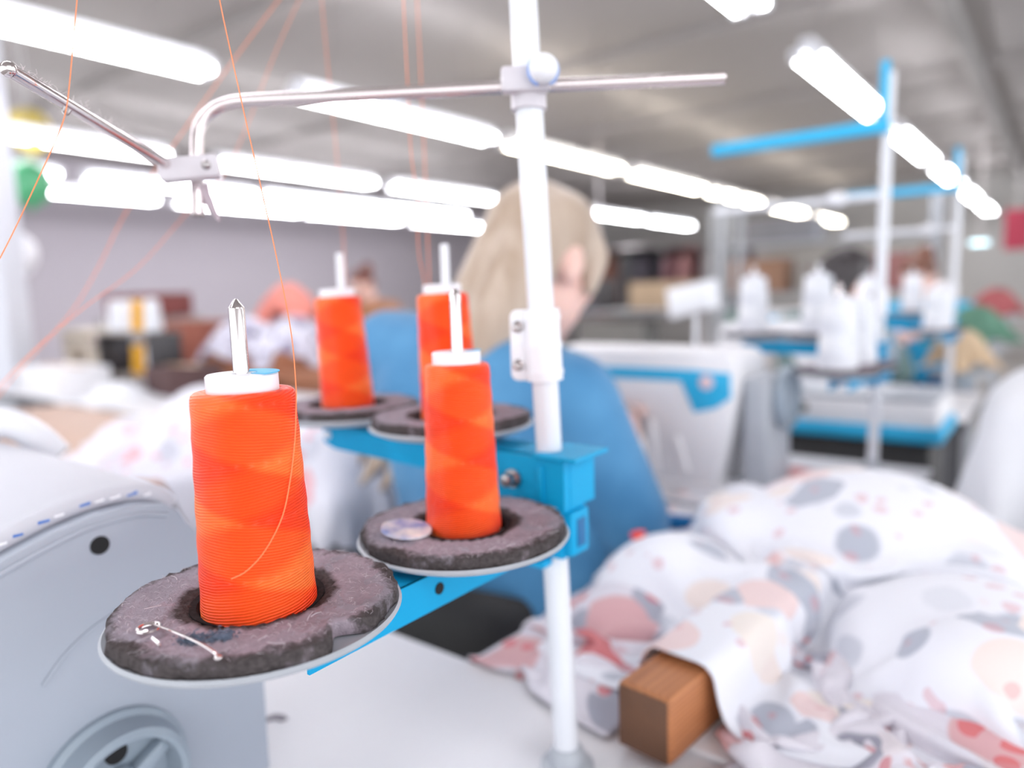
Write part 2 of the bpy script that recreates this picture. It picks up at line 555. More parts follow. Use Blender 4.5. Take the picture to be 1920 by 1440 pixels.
# ------------------------------------------------------------------ cloth: position-based solver for draped and heaped fabric
def cloth(pos, size, colliders, steps=120, iters=6, bend=0.25, fric=0.8, pins=None, settle=0.985, thick=0.004):
    """pos: (nx,ny,3) start; size=(w,h) rest size; returns settled positions"""
    X = np.array(pos, float)
    nx, ny = X.shape[:2]
    V = np.zeros_like(X)
    dx, dy = size[0] / (nx - 1), size[1] / (ny - 1)
    dt = 1 / 60
    Wt = np.ones((nx, ny, 1))
    if pins is not None:
        Wt[pins] = 0
    P0 = X.copy()
    def con(sa, sb, rest, k):
        a, b = X[sa], X[sb]
        d = b - a
        L = np.linalg.norm(d, axis=2, keepdims=True) + 1e-9
        wa, wb = Wt[sa], Wt[sb]
        ws = wa + wb + 1e-9
        cor = d * ((L - rest) / L * k / ws)
        X[sa] += cor * wa
        X[sb] -= cor * wb
    S = slice
    def stretch():
        for o in (0, 1):
            na = (nx - o) // 2
            con((S(o, o + 2 * na - 1, 2), S(None)), (S(o + 1, o + 2 * na, 2), S(None)), dx, 1.0)
            nb = (ny - o) // 2
            con((S(None), S(o, o + 2 * nb - 1, 2)), (S(None), S(o + 1, o + 2 * nb, 2)), dy, 1.0)
        dg = math.hypot(dx, dy)
        for o in (0, 1):
            na = (nx - o) // 2
            con((S(o, o + 2 * na - 1, 2), S(0, ny - 1)), (S(o + 1, o + 2 * na, 2), S(1, ny)), dg, 0.35)
            con((S(o, o + 2 * na - 1, 2), S(1, ny)), (S(o + 1, o + 2 * na, 2), S(0, ny - 1)), dg, 0.35)
        for o in range(4):
            if nx - o >= 3:
                ia = np.arange(o, nx - 2, 4)
                if len(ia):
                    con((ia, S(None)), (ia + 2, S(None)), 2 * dx, bend)
            if ny - o >= 3:
                ib = np.arange(o, ny - 2, 4)
                if len(ib):
                    con((S(None), ib), (S(None), ib + 2), 2 * dy, bend)
    for st in range(int(steps * 1.3)):
        V[..., 2] -= 3.0 * dt
        V *= settle
        Pv = X.copy()
        X += V * dt * Wt
        for _ in range(iters + 3):
            stretch()
            for kind, a in colliders + [('z', 0.0)]:
                if kind == 'z':
                    hit = X[..., 2] < a + thick
                    X[..., 2][hit] = a + thick
                elif kind == 'ell':
                    c, r = a
                    q = (X - c) / (r + thick)
                    L = np.linalg.norm(q, axis=2)
                    hit = (L < 1) & (X[..., 2] > c[2] - 0.005)
                    if hit.any():
                        X[hit] = c + (q[hit] / (L[hit][:, None] + 1e-9)) * (r + thick)
                elif kind == 'box':
                    c, ax, hs = a            # ax: 3x3 rows = axes
                    q = (X - c) @ ax.T
                    h2 = hs + thick
                    ins = (np.abs(q) < h2).all(axis=2)
                    if ins.any():
                        qi = q[ins]
                        pen = h2 - np.abs(qi)
                        pen[:, 2] *= 0.7
                        k = pen.argmin(axis=1)
                        sg = np.sign(qi[np.arange(len(k)), k])
                        qi[np.arange(len(k)), k] = sg * h2[k]
                        X[ins] = qi @ ax + c
            if pins is not None:
                X[pins] = P0[pins]
        # friction on touching vertices
        tch = np.zeros(X.shape[:2], bool)
        for kind, a in colliders:
            if kind == 'z':
                tch |= X[..., 2] < a + thick * 1.6
            elif kind == 'ell':
                c, r = a
                tch |= np.linalg.norm((X - c) / (r + thick), axis=2) < 1.01
            elif kind == 'box':
                c, ax, hs = a
                q = (X - c) @ ax.T
                tch |= (np.abs(q) < hs + thick * 1.4).all(axis=2)
        X[..., :2][tch] -= fric * (X - Pv)[..., :2][tch]
        V = (X - Pv) / dt
        V[tch] *= 0.6
        sp = np.linalg.norm(V, axis=2, keepdims=True)
        V *= np.minimum(1, 3.0 / (sp + 1e-9))
    return X

def cloth_mesh(name, X, size, thick=0.0012, subdiv=True):
    nx, ny = X.shape[:2]
    vs = X.reshape(-1, 3)
    fs = [(i * ny + j, (i + 1) * ny + j, (i + 1) * ny + j + 1, i * ny + j + 1) for i in range(nx - 1) for j in range(ny - 1)]
    me = bpy.data.meshes.new(name)
    me.from_pydata(vs.tolist(), [], fs)
    uvl = me.uv_layers.new(name='UVMap')
    m = max(size)
    uv = [((l // ny) / (nx - 1) * size[0] , (l % ny) / (ny - 1) * size[1]) for l in range(nx * ny)]
    flat = []
    for lp in me.loops:
        flat += list(uv[lp.vertex_index])
    uvl.data.foreach_set('uv', flat)
    me.update()
    me.polygons.foreach_set('use_smooth', [True] * len(me.polygons))
    return me

def cloth_object(name, X, size, m, org, thick=0.0014, levels=1):
    org = Vector(org)
    me = cloth_mesh(name, X - np.array(org), size)
    o = link(name, me, m, None, org)
    if levels:
        s = o.modifiers.new('subdivision', 'SUBSURF')
        s.levels = s.render_levels = levels
    t = o.modifiers.new('thickness', 'SOLIDIFY')
    t.thickness = thick
    t.offset = 0
    return o

def np3(v):
    return np.array([v[0], v[1], v[2]], float)
AX_ROOM = np.array([[N.x, N.y, 0], [R.x, R.y, 0], [0, 0, 1.0]])
def bx(s, n, z, hn, hs, hz):
    return ('box', (np3(W(s, n, z)), AX_ROOM, np.array([hn, hs, hz])))
def ell(c, r):
    return ('ell', (np3(c), np.array(r, float)))

def sheet(center, w, h, nx, ny, rz, squeeze=1.0, rough=0.0, seed=0, tilt=0.0):
    """start grid of a cloth, optionally squeezed together so that it has to fold"""
    rg = np.random.RandomState(seed)
    u = np.linspace(-w / 2, w / 2, nx)
    v = np.linspace(-h / 2, h / 2, ny)
    U, Vv = np.meshgrid(u, v, indexing='ij')
    c, s = math.cos(rz), math.sin(rz)
    U2, V2 = U * squeeze, Vv * squeeze
    Z = np.zeros_like(U)
    if rough:
        for k in range(14):
            kx, ky = rg.uniform(-1, 1, 2) * (22 / max(w, h))
            Z += rough * rg.uniform(0.3, 1) * np.sin(kx * U * math.pi + ky * Vv * math.pi + rg.uniform(0, 6.28)) / (1 + 0.25 * k)
    Z += tilt * U
    return np.stack([center[0] + c * U2 - s * V2, center[1] + s * U2 + c * V2, center[2] + Z], axis=2)

# ------------------------------------------------------------------ bodies grown from tapered limbs, fused into one surface
def capsule(mb, p0, r0, p1, r1, seg=14, rings=5):
    p0, p1 = Vector(p0), Vector(p1)
    t = (p1 - p0)
    L = t.length
    t = t.normalized() if L > 1e-6 else Vector((0, 0, 1))
    path, rad = [], []
    for k in range(rings):
        a = math.pi / 2 * (1 - (k + 0.15) / rings)
        path.append(p0 - t * r0 * math.sin(a)); rad.append(r0 * math.cos(a))
    path.append(p0); rad.append(r0)
    path.append(p1); rad.append(r1)
    for k in range(rings - 1, -1, -1):
        a = math.pi / 2 * (1 - (k + 0.15) / rings)
        path.append(p1 + t * r1 * math.sin(a)); rad.append(r1 * math.cos(a))
    mb.tube(path, rad, seg)

def fused(name, parts, voxel=0.01, smooth=4):
    mb = MB()
    for p in parts:
        if p[0] == 'c':
            capsule(mb, *p[1:5])
        else:
            mb.ball(p[1], p[2], p[3] if len(p) > 3 else None)
    me = mb.mesh('fuse_source', smooth=0)
    o = bpy.data.objects.new('fuse_source', me)
    COL.objects.link(o)
    r = o.modifiers.new('remesh', 'REMESH')
    r.mode = 'VOXEL'
    r.voxel_size = voxel
    s = o.modifiers.new('smooth', 'SMOOTH')
    s.factor = 0.5
    s.iterations = smooth
    dg = bpy.context.evaluated_depsgraph_get()
    out = bpy.data.meshes.new_from_object(o.evaluated_get(dg))
    out.name = name
    bpy.data.objects.remove(o)
    bpy.data.meshes.remove(me)
    out.polygons.foreach_set('use_smooth', [True] * len(out.polygons))
    return out

def hand_parts(wrist, direction, down, side, r=1.0):
    """palm plus five bent fingers, starting at the wrist; side=+1 right hand, -1 left"""
    d = Vector(direction).normalized()
    dn = Vector(down)
    dn = (dn - d * dn.dot(d)).normalized()
    sd = d.cross(dn) * side
    w = Vector(wrist)
    ps = []
    pc = w + d * 0.05
    for k in (-1.5, -0.5, 0.5, 1.5):
        ps.append(('c', w + sd * k * 0.010, 0.014 * r, w + d * 0.085 + sd * k * 0.019, 0.0115 * r))
    for k, L in zip((-1.5, -0.5, 0.5, 1.5), (0.058, 0.072, 0.076, 0.066)):
        a = w + d * 0.088 + sd * k * 0.020
        b = a + (d * 0.85 + dn * 0.45).normalized() * L * 0.45
        c = b + (d * 0.55 + dn * 0.85).normalized() * L * 0.32
        e = c + (d * 0.25 + dn * 1.0).normalized() * L * 0.25
        ps += [('c', a, 0.0095, b, 0.0088), ('c', b, 0.0088, c, 0.008), ('c', c, 0.008, e, 0.0068)]
    t0 = w + d * 0.025 + sd * 0.022
    t1 = t0 + (d * 0.6 + sd * 0.8 + dn * 0.3).normalized() * 0.038
    t2 = t1 + (d * 0.9 + sd * 0.25 + dn * 0.4).normalized() * 0.03
    ps += [('c', t0, 0.014, t1, 0.0105), ('c', t1, 0.0105, t2, 0.008)]
    return ps

def seated_person(label, loc, rz, J, colours, hair, group=None, voxel=0.009, sleeve='long', seat_z=0.47):
    """J: joints in the person's frame (x right, y ahead, z up)."""
    g = lambda k: Vector(J[k])
    t = thing('person', label, 'person', loc, rz, group)
    hd, fd = g('head'), Vector(J.get('face', (0, 1, -0.15))).normalized()
    side = fd.cross(Vector((0, 0, 1))).normalized()
    hup = side.cross(fd).normalized()
    HM = Matrix((side, fd, hup)).transposed()
    def H(x, y, z):
        return hd + side * x + fd * y + hup * z
    body = []
    # head: cranium, jaw, nose, brow, chin, ears, neck
    body += [('e', H(0, -0.012, 0.03), (0.073, 0.092, 0.085), HM), ('e', H(0, 0.022, -0.04), (0.056, 0.065, 0.068), HM),
             ('e', H(0, 0.055, -0.088), (0.024, 0.022, 0.02), HM), ('c', H(0, 0.085, 0.012), 0.009, H(0, 0.104, -0.026), 0.013),
             ('c', H(-0.035, 0.075, 0.028), 0.013, H(0.035, 0.075, 0.028), 0.013), ('c', H(-0.022, 0.074, -0.06), 0.009, H(0.022, 0.074, -0.06), 0.009)]
    for s in (-1, 1):
        body += [('e', H(s * 0.073, -0.01, -0.005), (0.012, 0.02, 0.032), HM), ('e', H(s * 0.036, 0.052, -0.02), (0.026, 0.028, 0.026), HM)]
    body.append(('c', H(0, -0.02, -0.05), 0.05, g('neck'), 0.056))
    mid = (g('shr') + g('shl')) / 2
    body += [('c', g('neck'), 0.055, mid + Vector((0, 0, -0.05)), 0.07)]
    body += [('c', mid + Vector((0, 0, -0.08)), 0.075, g('waist'), 0.08), ('c', g('waist'), 0.08, g('pelvis'), 0.095)]
    limbs = []
    for k, sd in (('r', 1), ('l', -1)):
        sh, el, wr = g('sh' + k), g('el' + k), g('wr' + k)
        body += [('c', mid, 0.05, sh, 0.04), ('c', sh, 0.046, el, 0.037), ('c', el, 0.038, wr, 0.026)]
        body += hand_parts(wr, J.get('hd' + k, wr - el), J.get('palm' + k, (0, 0, -1)), sd)
        hp, kn, an = g('hip' + k), g('kn' + k), g('an' + k)
        body += [('c', g('pelvis'), 0.10, hp, 0.085), ('c', hp, 0.085, kn, 0.056), ('c', kn, 0.055, an, 0.036), ('c', an, 0.036, an + Vector((0, 0.13, -0.045)), 0.028)]
    bo = link('body', fused('body', body, voxel, 3), colours['skin'], t)
    for s in (-1, 1):
        e = MB()
        e.ball(H(s * 0.031, 0.074, 0.006), 0.0115, sub=2)
        part('eye', e, mat('eye_dark', (52, 44, 42), 0.2, var=0.1), bo)
    lp = MB()
    capsule(lp, H(-0.018, 0.083, -0.055), 0.005, H(0.018, 0.083, -0.055), 0.005, 8, 3)
    part('lips', lp, mat('lips', (196, 120, 116), 0.5, var=0.1), bo)
    # top
    top = []
    top += [('c', mid + Vector((0, 0, 0.0)), 0.092, g('waist'), 0.135), ('c', g('waist'), 0.135, g('pelvis'), 0.145)]
    for sgn in (-1, 1):
        off = (g('shr') - g('shl')).normalized() * 0.075 * sgn
        top += [('c', mid + off + Vector((0, 0, -0.05)), 0.095, g('waist') + off * 0.7, 0.11), ('c', g('waist') + off * 0.7, 0.11, g('pelvis') + off, 0.12)]
    top.append(('c', g('neck') + Vector((0, 0, -0.02)), 0.066, mid, 0.085))
    for k in 'rl':
        sh, el, wr = g('sh' + k), g('el' + k), g('wr' + k)
        top += [('c', mid, 0.085, sh, 0.066), ('c', sh, 0.066, el, 0.056)]
        if sleeve == 'long':
            top += [('c', el, 0.054, el.lerp(wr, 0.85), 0.04)]
        else:
            top += [('c', el, 0.056, el.lerp(wr, 0.12), 0.05)]
    link('jumper', fused('jumper', top, voxel, 5), colours['top'], t)
    tr = []
    for k in 'rl':
        hp, kn, an = g('hip' + k), g('kn' + k), g('an' + k)
        tr += [('c', g('pelvis'), 0.125, hp, 0.10), ('c', hp, 0.10, kn, 0.072), ('c', kn, 0.07, an + Vector((0, 0, 0.03)), 0.055)]
    link('trousers', fused('trousers', tr, voxel * 1.3, 4), colours['legs'], t)
    for k in 'rl':
        an = g('an' + k)
        sm = MB()
        capsule(sm, an + Vector((0, -0.02, -0.045)), 0.04, an + Vector((0, 0.15, -0.05)), 0.036)
        part('shoe', sm, mat('dark_shoe', (60, 56, 58), 0.6, var=0.2), t)
    # hair
    hp = []
    hp += [('e', H(0, -0.022, 0.036), (0.079, 0.086, 0.088), HM), ('e', H(0, 0.010, 0.080), (0.066, 0.066, 0.046), HM)]
    hp += [('e', H(0.050, -0.015, 0.05), (0.032, 0.06, 0.055), HM), ('e', H(-0.050, -0.015, 0.05), (0.032, 0.06, 0.055), HM)]
    for a in hair(H, g):
        hp.append(a)
    link('hair', fused('hair', hp, voxel * 0.8, 4), colours['hair'], t)
    return t

# ================================================================== THE SETTING
fl = MB()
fl.box((0, 0, -0.05), (1, 1, 0.1))
def room_slab(name, s0, s1, n0, n1, z0, z1, m):
    mb = MB()
    M = frame(W(0, 0, 0), N, R, (0, 0, 1))
    mb.box(((n0 + n1) / 2, (s0 + s1) / 2, (z0 + z1) / 2), (n1 - n0, s1 - s0, z1 - z0), M)
    return struct(name, mb, m)
S0, S1, N0, N1, CEIL = -3.0, 13.4, -8.9, 3.6, 2.70
room_slab('floor', S0, S1, N0, N1, -0.1, 0.0, M_FLOOR)
ceiling = room_slab('ceiling', S0, S1, N0, N1, CEIL, CEIL + 0.1, M_CEIL)
room_slab('wall_left', S0, S1, N0 - 0.15, N0, 0, CEIL, M_WALL)
room_slab('wall_far', S1, S1 + 0.15, N0, N1, 0, CEIL, M_WALLF)
for k in range(8):       # shallow ceiling ribs crossing the rows
    mb = MB()
    mb.box(((N0 + N1) / 2, 0.6 + k * 2.0, CEIL - 0.03), (N1 - N0, 0.16, 0.06), frame((0, 0, 0), N, R, (0, 0, 1)))
    part('ceiling_rib', mb, M_CEIL, ceiling, smooth=0)
mb = MB()
mb.tube([W(S0 + 0.2, -0.60, CEIL - 0.11), W(S1 - 0.1, -0.60, CEIL - 0.11)], 0.06, 14)
part('ceiling_pipe', mb, mat('grey_pipe', (140, 136, 134), 0.6, var=0.1, vscale=4), ceiling)
mb = MB()
c0 = at(-22, 400, 3.0)
mb.box((c0.x, c0.y, CEIL / 2), (0.16, 0.16, CEIL), None, 0.01)
struct('trim_1', mb, mat('white_column_paint', (206, 208, 216), 0.7, var=0.04, vscale=3))

# ------------------------------------------------------------------ ceiling-hung light fittings
def make_light(m_tube):
    t = thing('light_fitting', 'x', 'light', group='strip lights hung over the table rows')
    hs = MB()
    hs.prism([(-0.034, 0.0), (0.034, 0.0), (0.026, 0.05), (-0.026, 0.05)], 1.5, frame((0, 0, 0), (1, 0, 0), (0, 0, 1), (0, 1, 0)), 0.003)
    part('housing', hs, M_WHITE, t)
    for x in (-0.05, 0.05):
        tb = MB()
        tb.tube([(x, 0.03, -0.022), (x, 1.47, -0.022)], 0.014, 12)
        part('tube', tb, m_tube, t)
        for y in (0.015, 1.485):
            cp = MB()
            cp.box((x * 0.82, y, -0.014), (0.055, 0.03, 0.05), None, 0.004)
            part('end_cap', cp, M_WHITE, t)
    for y in (0.25, 1.25):
        wr = MB()
        wr.tube([(0, y, 0.045), (0, y, CEIL - 2.08)], 0.003, 6)
        part('hanger_wire', wr, M_STEEL, t)
    return t
ROWS = {
    'A': (-0.94, [-0.9, 1.2, 3.36, 5.4, 7.4, 9.4, 11.4], 'right-hand row of lights above the aisle'),
    'B': (-2.98, [-1.3, 0.32, 2.24, 3.9, 5.62, 7.3, 9.15, 11.2], 'long middle row of lights'),
    'C': (-4.85, [-0.7, 1.1, 2.92, 4.6, 8.0, 9.65], 'third row of lights from the right'),
    'D': (-6.08, [0.9, 2.55, 4.1, 5.55], 'fourth row of lights from the right'),
    'E': (-7.0, [2.1, 3.75, 5.3, 7.0], 'farthest row of lights at the left'),
    'Z': (1.15, [-0.9, 1.2, 3.3], 'row of lights beyond the right edge'),
}
ORD = ['nearest', 'second', 'third', 'fourth', 'fifth', 'sixth', 'seventh', 'eighth']
first = {}
for key, (n, ss, words) in ROWS.items():
    for i, s in enumerate(ss):
        warm = key == 'B' and i >= 3
        lab = 'white twin-tube strip light, %s of the %s' % (ORD[i], words)
        if warm not in first:
            t = make_light(M_TUBE_WARM if warm else M_TUBE)
            first[warm] = t
            t['label'] = lab
        else:
            t = copy_tree(first[warm], None, lab)
        t.location = W(s, n, 2.08)
        t.rotation_euler = (0, 0, ROWZ)

# ================================================================== WORK TABLES
def table(label, s0, s1, n0, n1, z=TABLE_Z, top=M_TABLE, edge=M_TRIM, th=0.03, group=None):
    o = W((s0 + s1) / 2, (n0 + n1) / 2, 0)
    t = thing('work_table', label, 'table', o, ROWZ, group)
    hw, hd = (n1 - n0) / 2, (s1 - s0) / 2
    mb = MB(); mb.box((0, 0, z - th / 2 + 0.0), (2 * hw - 0.006, 2 * hd - 0.006, th), None, 0.002)
    part('table_top', mb, top, t)
    mb = MB()
    e = 0.004
    for (cx, cy, sx, sy) in ((0, hd - e / 2, 2 * hw, e), (0, -hd + e / 2, 2 * hw, e), (hw - e / 2, 0, e, 2 * hd - 2 * e), (-hw + e / 2, 0, e, 2 * hd - 2 * e)):
        mb.box((cx, cy, z - th / 2 - 0.0015), (sx, sy, th - 0.003))
    part('edge_band', mb, edge, t, smooth=0)
    for sx in (-1, 1):
        for sy in (-1, 1):
            lg = MB(); lg.box((sx * (hw - 0.07), sy * (hd - 0.06), (z - th) / 2), (0.045, 0.03, z - th), None, 0.003)
            part('leg', lg, M_TRIM, t)
        lg = MB(); lg.box((sx * (hw - 0.07), 0, 0.12), (0.03, 2 * hd - 0.15, 0.03), None, 0.003)
        part('stretcher', lg, M_TRIM, t)
    return t
table('white work table in the foreground under the orange thread stand', -0.10, 0.475, -1.25, 0.06)
table('white work table in front of the blond woman, under her sewing machine', 0.95, 1.465, -1.25, -0.17)
table('white work table two rows ahead, behind the white thread stand', 2.0, 2.52, -1.25, -0.17)
table('tan-topped table at the left carrying a heap of pink print', 0.62, 1.02, -2.75, -1.345, top=M_TAN, edge=mat('brown_edge', (172, 122, 88), 0.6, var=0.1, vscale=10))
table('pale table at the far left under the beige machine', 1.04, 1.60, -3.75, -1.9, top=M_TABLE)
table('brown table under the violet print heap at the far left', 1.64, 2.16, -3.45, -2.1, top=M_KRAFT, edge=M_KRAFT, z=0.80)

# ================================================================== THE THREAD STAND
def plate(parent, x, y, z, pin_mat, pin_h, bite=None, seed=0, pin_tip=True, pad_r=0.0600):
    """saucer with worn foam pad and pin; z is the top of the saucer"""
    sc = MB()
    M = Matrix.Translation((x, y, z))
    R0 = pad_r + 0.0026
    sc.lathe([(0.008, -0.006), (0.03, -0.006), (R0 - 0.008, -0.004), (R0 - 0.001, -0.0008), (R0, 0.0008), (R0 - 0.0012, 0.002), (R0 - 0.003, 0.001), (R0 - 0.008, 0.0), (0.002, 0.0)], 96)
    s = part('spool_plate', sc, M_DISC, parent, loc=(x, y, z))
    # foam ring, ragged rim, soft top
    rg = np.random.RandomState(seed)
    seg, nr = 160, 26
    ph = rg.uniform(0, 6.28, 12)
    vs, fs = [], []
    def rim(a):
        r = pad_r + 0.0006 * math.sin(5 * a + ph[0]) + 0.0005 * math.sin(13 * a + ph[1]) + 0.0004 * math.sin(31 * a + ph[2]) + 0.0003 * math.sin(57 * a + ph[3])
        if bite:
            for ba, bw, bd in bite:
                da = (a - ba + math.pi) % (2 * math.pi) - math.pi
                r -= bd * math.exp(-(da / bw) ** 2)
        return r
    ri = 0.0280
    prof = [(0.0, 0.0006), (0.0, 0.0060)] + [(k / 14, None) for k in range(1, 14)] + [(0.985, 0.0072), (1.0, 0.0062), (1.0, 0.0030), (0.985, 0.0006)]
    for k, (f, h) in enumerate(prof):
        for i in range(seg):
            a = 2 * math.pi * i / seg
            r1 = rim(a)
            inn = ri + 0.0007 * math.sin(4 * a + ph[4])
            r = inn + (r1 - inn) * f
            px, py = r * math.cos(a), r * math.sin(a)
            if h is None:
                hh = 0.0080 + 0.0006 * math.sin(px * 260 + ph[5]) * math.cos(py * 230 + ph[6]) + 0.00035 * math.sin(px * 900 + py * 700 + ph[7]) + rg.normal() * 0.00022
                hh -= 0.0012 * max(0, 1 - (r - inn) / 0.005) + 0.0007 * max(0, 1 - (r1 - r) / 0.0035)
            else:
                hh = h + (rg.normal() * 0.0003 if h > 0.002 else 0)
                rr = 1 + rg.normal() * 0.0035
                px, py = px * rr, py * rr
            vs.append((px, py, hh))
    for k in range(len(prof) - 1):
        for i in range(seg):
            j = (i + 1) % seg
            fs.append((k * seg + i, k * seg + j, (k + 1) * seg + j, (k + 1) * seg + i))
    fm = MB(); fm.add(vs, fs)
    part('foam_pad', fm, M_FOAM, s, smooth=180)
    dk = MB(); dk.lathe([(0.0246, 0.0002), (0.0246, 0.0052), (0.0256, 0.0064), (0.0284, 0.0068), (0.0284, 0.0002)], 64, cap=False)
    part('pad_base', dk, mat('dark_foam_base', (50, 45, 46), 1.0, var=0.3, vscale=300, spec=0.05, bump=0.4, bscale=800), s)
    pn = MB()
    r = 0.0033
    pn.lathe([(r * 1.6, 0.0), (r * 1.6, 0.004), (r, 0.005), (r, pin_h - 0.004), (r * 0.9, pin_h - 0.0033), (r * 0.25, pin_h - 0.0003), (0.0003, pin_h)] if pin_tip else
             [(r, 0.0), (r, pin_h - 0.001), (r * 0.7, pin_h), (0.0003, pin_h)], 24, cap=False)
    part('spool_pin', pn, pin_mat, s)
    return s

def stand(label, loc, detail=True, upper=None, tilt=0.0335, pole_top=0.72):
    t = thing('thread_stand', label, 'thread stand', loc, ROWZ)
    k = lambda h: (-N.x * tilt * h, -R.x * tilt * h)      # the pole leans a little
    pl = lambda h: Vector((*k(h), h))
    r = 0.0087
    mb = MB(); mb.tube([pl(0.0), pl(0.285)], r, 32)
    part('lower_pole', mb, M_POLE, t)
    mb = MB(); mb.tube([pl(0.286), pl(pole_top)], r * 1.0, 32)
    part('upper_pole', mb, M_POLE, t)
    mb = MB(); mb.lathe([(0.019, 0.0), (0.019, 0.003), (0.0165, 0.005), (0.013, 0.006), (0.0125, 0.012), (0.0105, 0.016), (0.009, 0.017)], 32)
    part('base_flange', mb, M_DISC, t)
    # sleeve joining both poles, with a screw plate
    cp = MB()
    for h0, h1, rr in ((0.279, 0.326, 0.0120), (0.283, 0.286, 0.0127), (0.300, 0.304, 0.0126), (0.319, 0.322, 0.0127)):
        cp.tube([pl(h0), pl(h1)], rr, 32)
    sl = part('pole_sleeve', cp, M_PLASTIC, t)
    a0 = pl(0.3025)
    fM = frame(a0, Vector((0.56, 0.83, 0)).normalized(), (0, 0, 1), Vector((0.56, 0.83, 0)).normalized().cross(Vector((0, 0, 1))))
    # plate lies to the left of the pole as seen from the aisle end
    ld = (Vector((-N.x, -R.x, 0))).normalized()            # room direction "left in view", in local axes
    bd = Vector((0, 0, 1)).cross(ld).normalized()
    fM = frame(a0, ld, (0, 0, 1), bd)
    poly = []
    for cx, cz, a_s in ((0.0165, 0.0185, 0), (0.004, 0.0235, 90), (0.004, -0.0235, 180), (0.0165, -0.0185, 270)):
        if cx > 0.01:
            for q in range(5):
                a = math.radians(a_s + q * 22.5)
                poly.append((cx + 0.005 * math.cos(a), cz + 0.005 * math.sin(a)))
        else:
            poly.append((cx, cz))
    fp = MB(); fp.prism(poly, 0.004, fM @ Matrix.Translation((0, 0, -0.002)), 0.0008)
    part('screw_plate', fp, M_PLASTIC, sl)
    for z in (0.0125, -0.0128):
        sw = MB(); sw.lathe([(0.0038, -0.0032), (0.0038, 0.0032), (0.0025, 0.0038), (0.0012, 0.0030), (0.0003, 0.0030)], 16, fM @ Matrix.Translation((0.0165, z, 0)))
        part('screw', sw, M_STEEL, sl)
    # lower arm, towards the near side
    ya, yb, xa = -0.212, 0.018, -0.012
    ar = MB()
    ar.box((xa, (ya + yb) / 2, 0.1875), (0.030, yb - ya, 0.002))
    for sx in (-1, 1):
        ar.box((xa + sx * 0.0142, (ya + yb) / 2, 0.1785), (0.0018, yb - ya, 0.020))
    al = part('lower_arm', ar, M_BLUE, t, smooth=0)
    for y in (-0.126, -0.09):
        hl = MB(); hl.lathe([(0.0033, 0.0), (0.0033, 0.0006), (0.0, 0.0006)], 20, frame((xa + 0.0150, y, 0.179), (0, 1, 0), (0, 0, 1), (1, 0, 0)))
        part('bolt_hole', hl, M_HOLE, al)
    # clamp on the pole for the lower arm
    ck = MB()
    px, py = k(0.17)
    ck.box((px + 0.000, py + 0.000, 0.179), (0.034, 0.030, 0.036), None, 0.003)
    ck.box((px + 0.019, py - 0.002, 0.179), (0.008, 0.022, 0.030), None, 0.002)
    ck.box((px - 0.004, py - 0.016, 0.158), (0.020, 0.012, 0.006), None, 0.002)
    cl = part('arm_clamp', ck, M_BLUE, t)
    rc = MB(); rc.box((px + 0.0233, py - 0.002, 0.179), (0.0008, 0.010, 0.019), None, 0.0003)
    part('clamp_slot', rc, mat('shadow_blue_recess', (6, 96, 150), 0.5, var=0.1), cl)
    # upper arm, across to the left
    au = MB()
    xL, xR, yo = -0.238, 0.014, 0.004
    au.box(((xL + xR) / 2, yo, 0.2285), (xR - xL, 0.030, 0.002))
    au.prism([(xL, 0.2285), (xL, 0.214), (xL + 0.014, 0.2095), (-0.05, 0.2035), (-0.03, 0.196), (xR, 0.194), (xR, 0.2285)], 0.0018, frame((0, yo - 0.0132, 0), (1, 0, 0), (0, 0, 1), (0, -1, 0)))
    au.prism([(xL, 0.2285), (xL, 0.214), (xR, 0.200), (xR, 0.2285)], 0.0018, frame((0, yo + 0.015, 0), (1, 0, 0), (0, 0, 1), (0, -1, 0)))
    au.box((xR - 0.006, yo - 0.004, 0.230), (0.034, 0.042, 0.003), None, 0.001)
    au.box((xR - 0.001, yo, 0.212), (0.003, 0.030, 0.034))
    au.box(((-0.048 + xR) / 2, -0.0170, 0.2115), (xR + 0.048, 0.0022, 0.035))
    au.box((xR - 0.001, -0.006, 0.2115), (0.0022, 0.022, 0.035))
    ua = part('upper_arm', au, M_BLUE, t, smooth=0)
    sl2 = MB(); sl2.box((-0.004, -0.0190, 0.211), (0.005, 0.002, 0.024), None, 0.0008)
    part('arm_rib', sl2, M_BLUE, ua)
    bt = MB()
    bM = frame((-0.027, -0.0182, 0.212), (1, 0, 0), (0, 0, 1), (0, -1, 0))
    bt.lathe([(0.0065, -0.001), (0.0065, 0.002), (0.0045, 0.003), (0.0045, 0.009), (0.003, 0.010), (0.0003, 0.010)], 6 if not detail else 24, bM)
    part('clamp_bolt', bt, M_STEEL, ua)
    rv = MB(); rv.lathe([(0.004, 0.0), (0.0035, 0.0018), (0.0003, 0.002)], 16, frame((xL + 0.006, yo - 0.015, 0.221), (1, 0, 0), (0, 0, 1), (0, -1, 0)))
    part('rivet', rv, M_PLASTIC, ua)
    # four plates
    P = []
    bites = [(-0.72, 0.10, 0.010), (-0.80, 0.06, 0.006)]
    P.append(plate(t, xa, -0.225, 0.200, M_CHROME, 0.138, [(math.radians(3), 0.12, 0.011)], 1))
    P.append(plate(t, xa, -0.087, 0.195, M_CHROME, 0.146, None, 2))
    P.append(plate(t, -0.102, yo, 0.2395, M_PLASTIC, 0.135, None, 3, False))
    P.append(plate(t, -0.221, yo, 0.2395, M_PLASTIC, 0.135, None, 4, False))
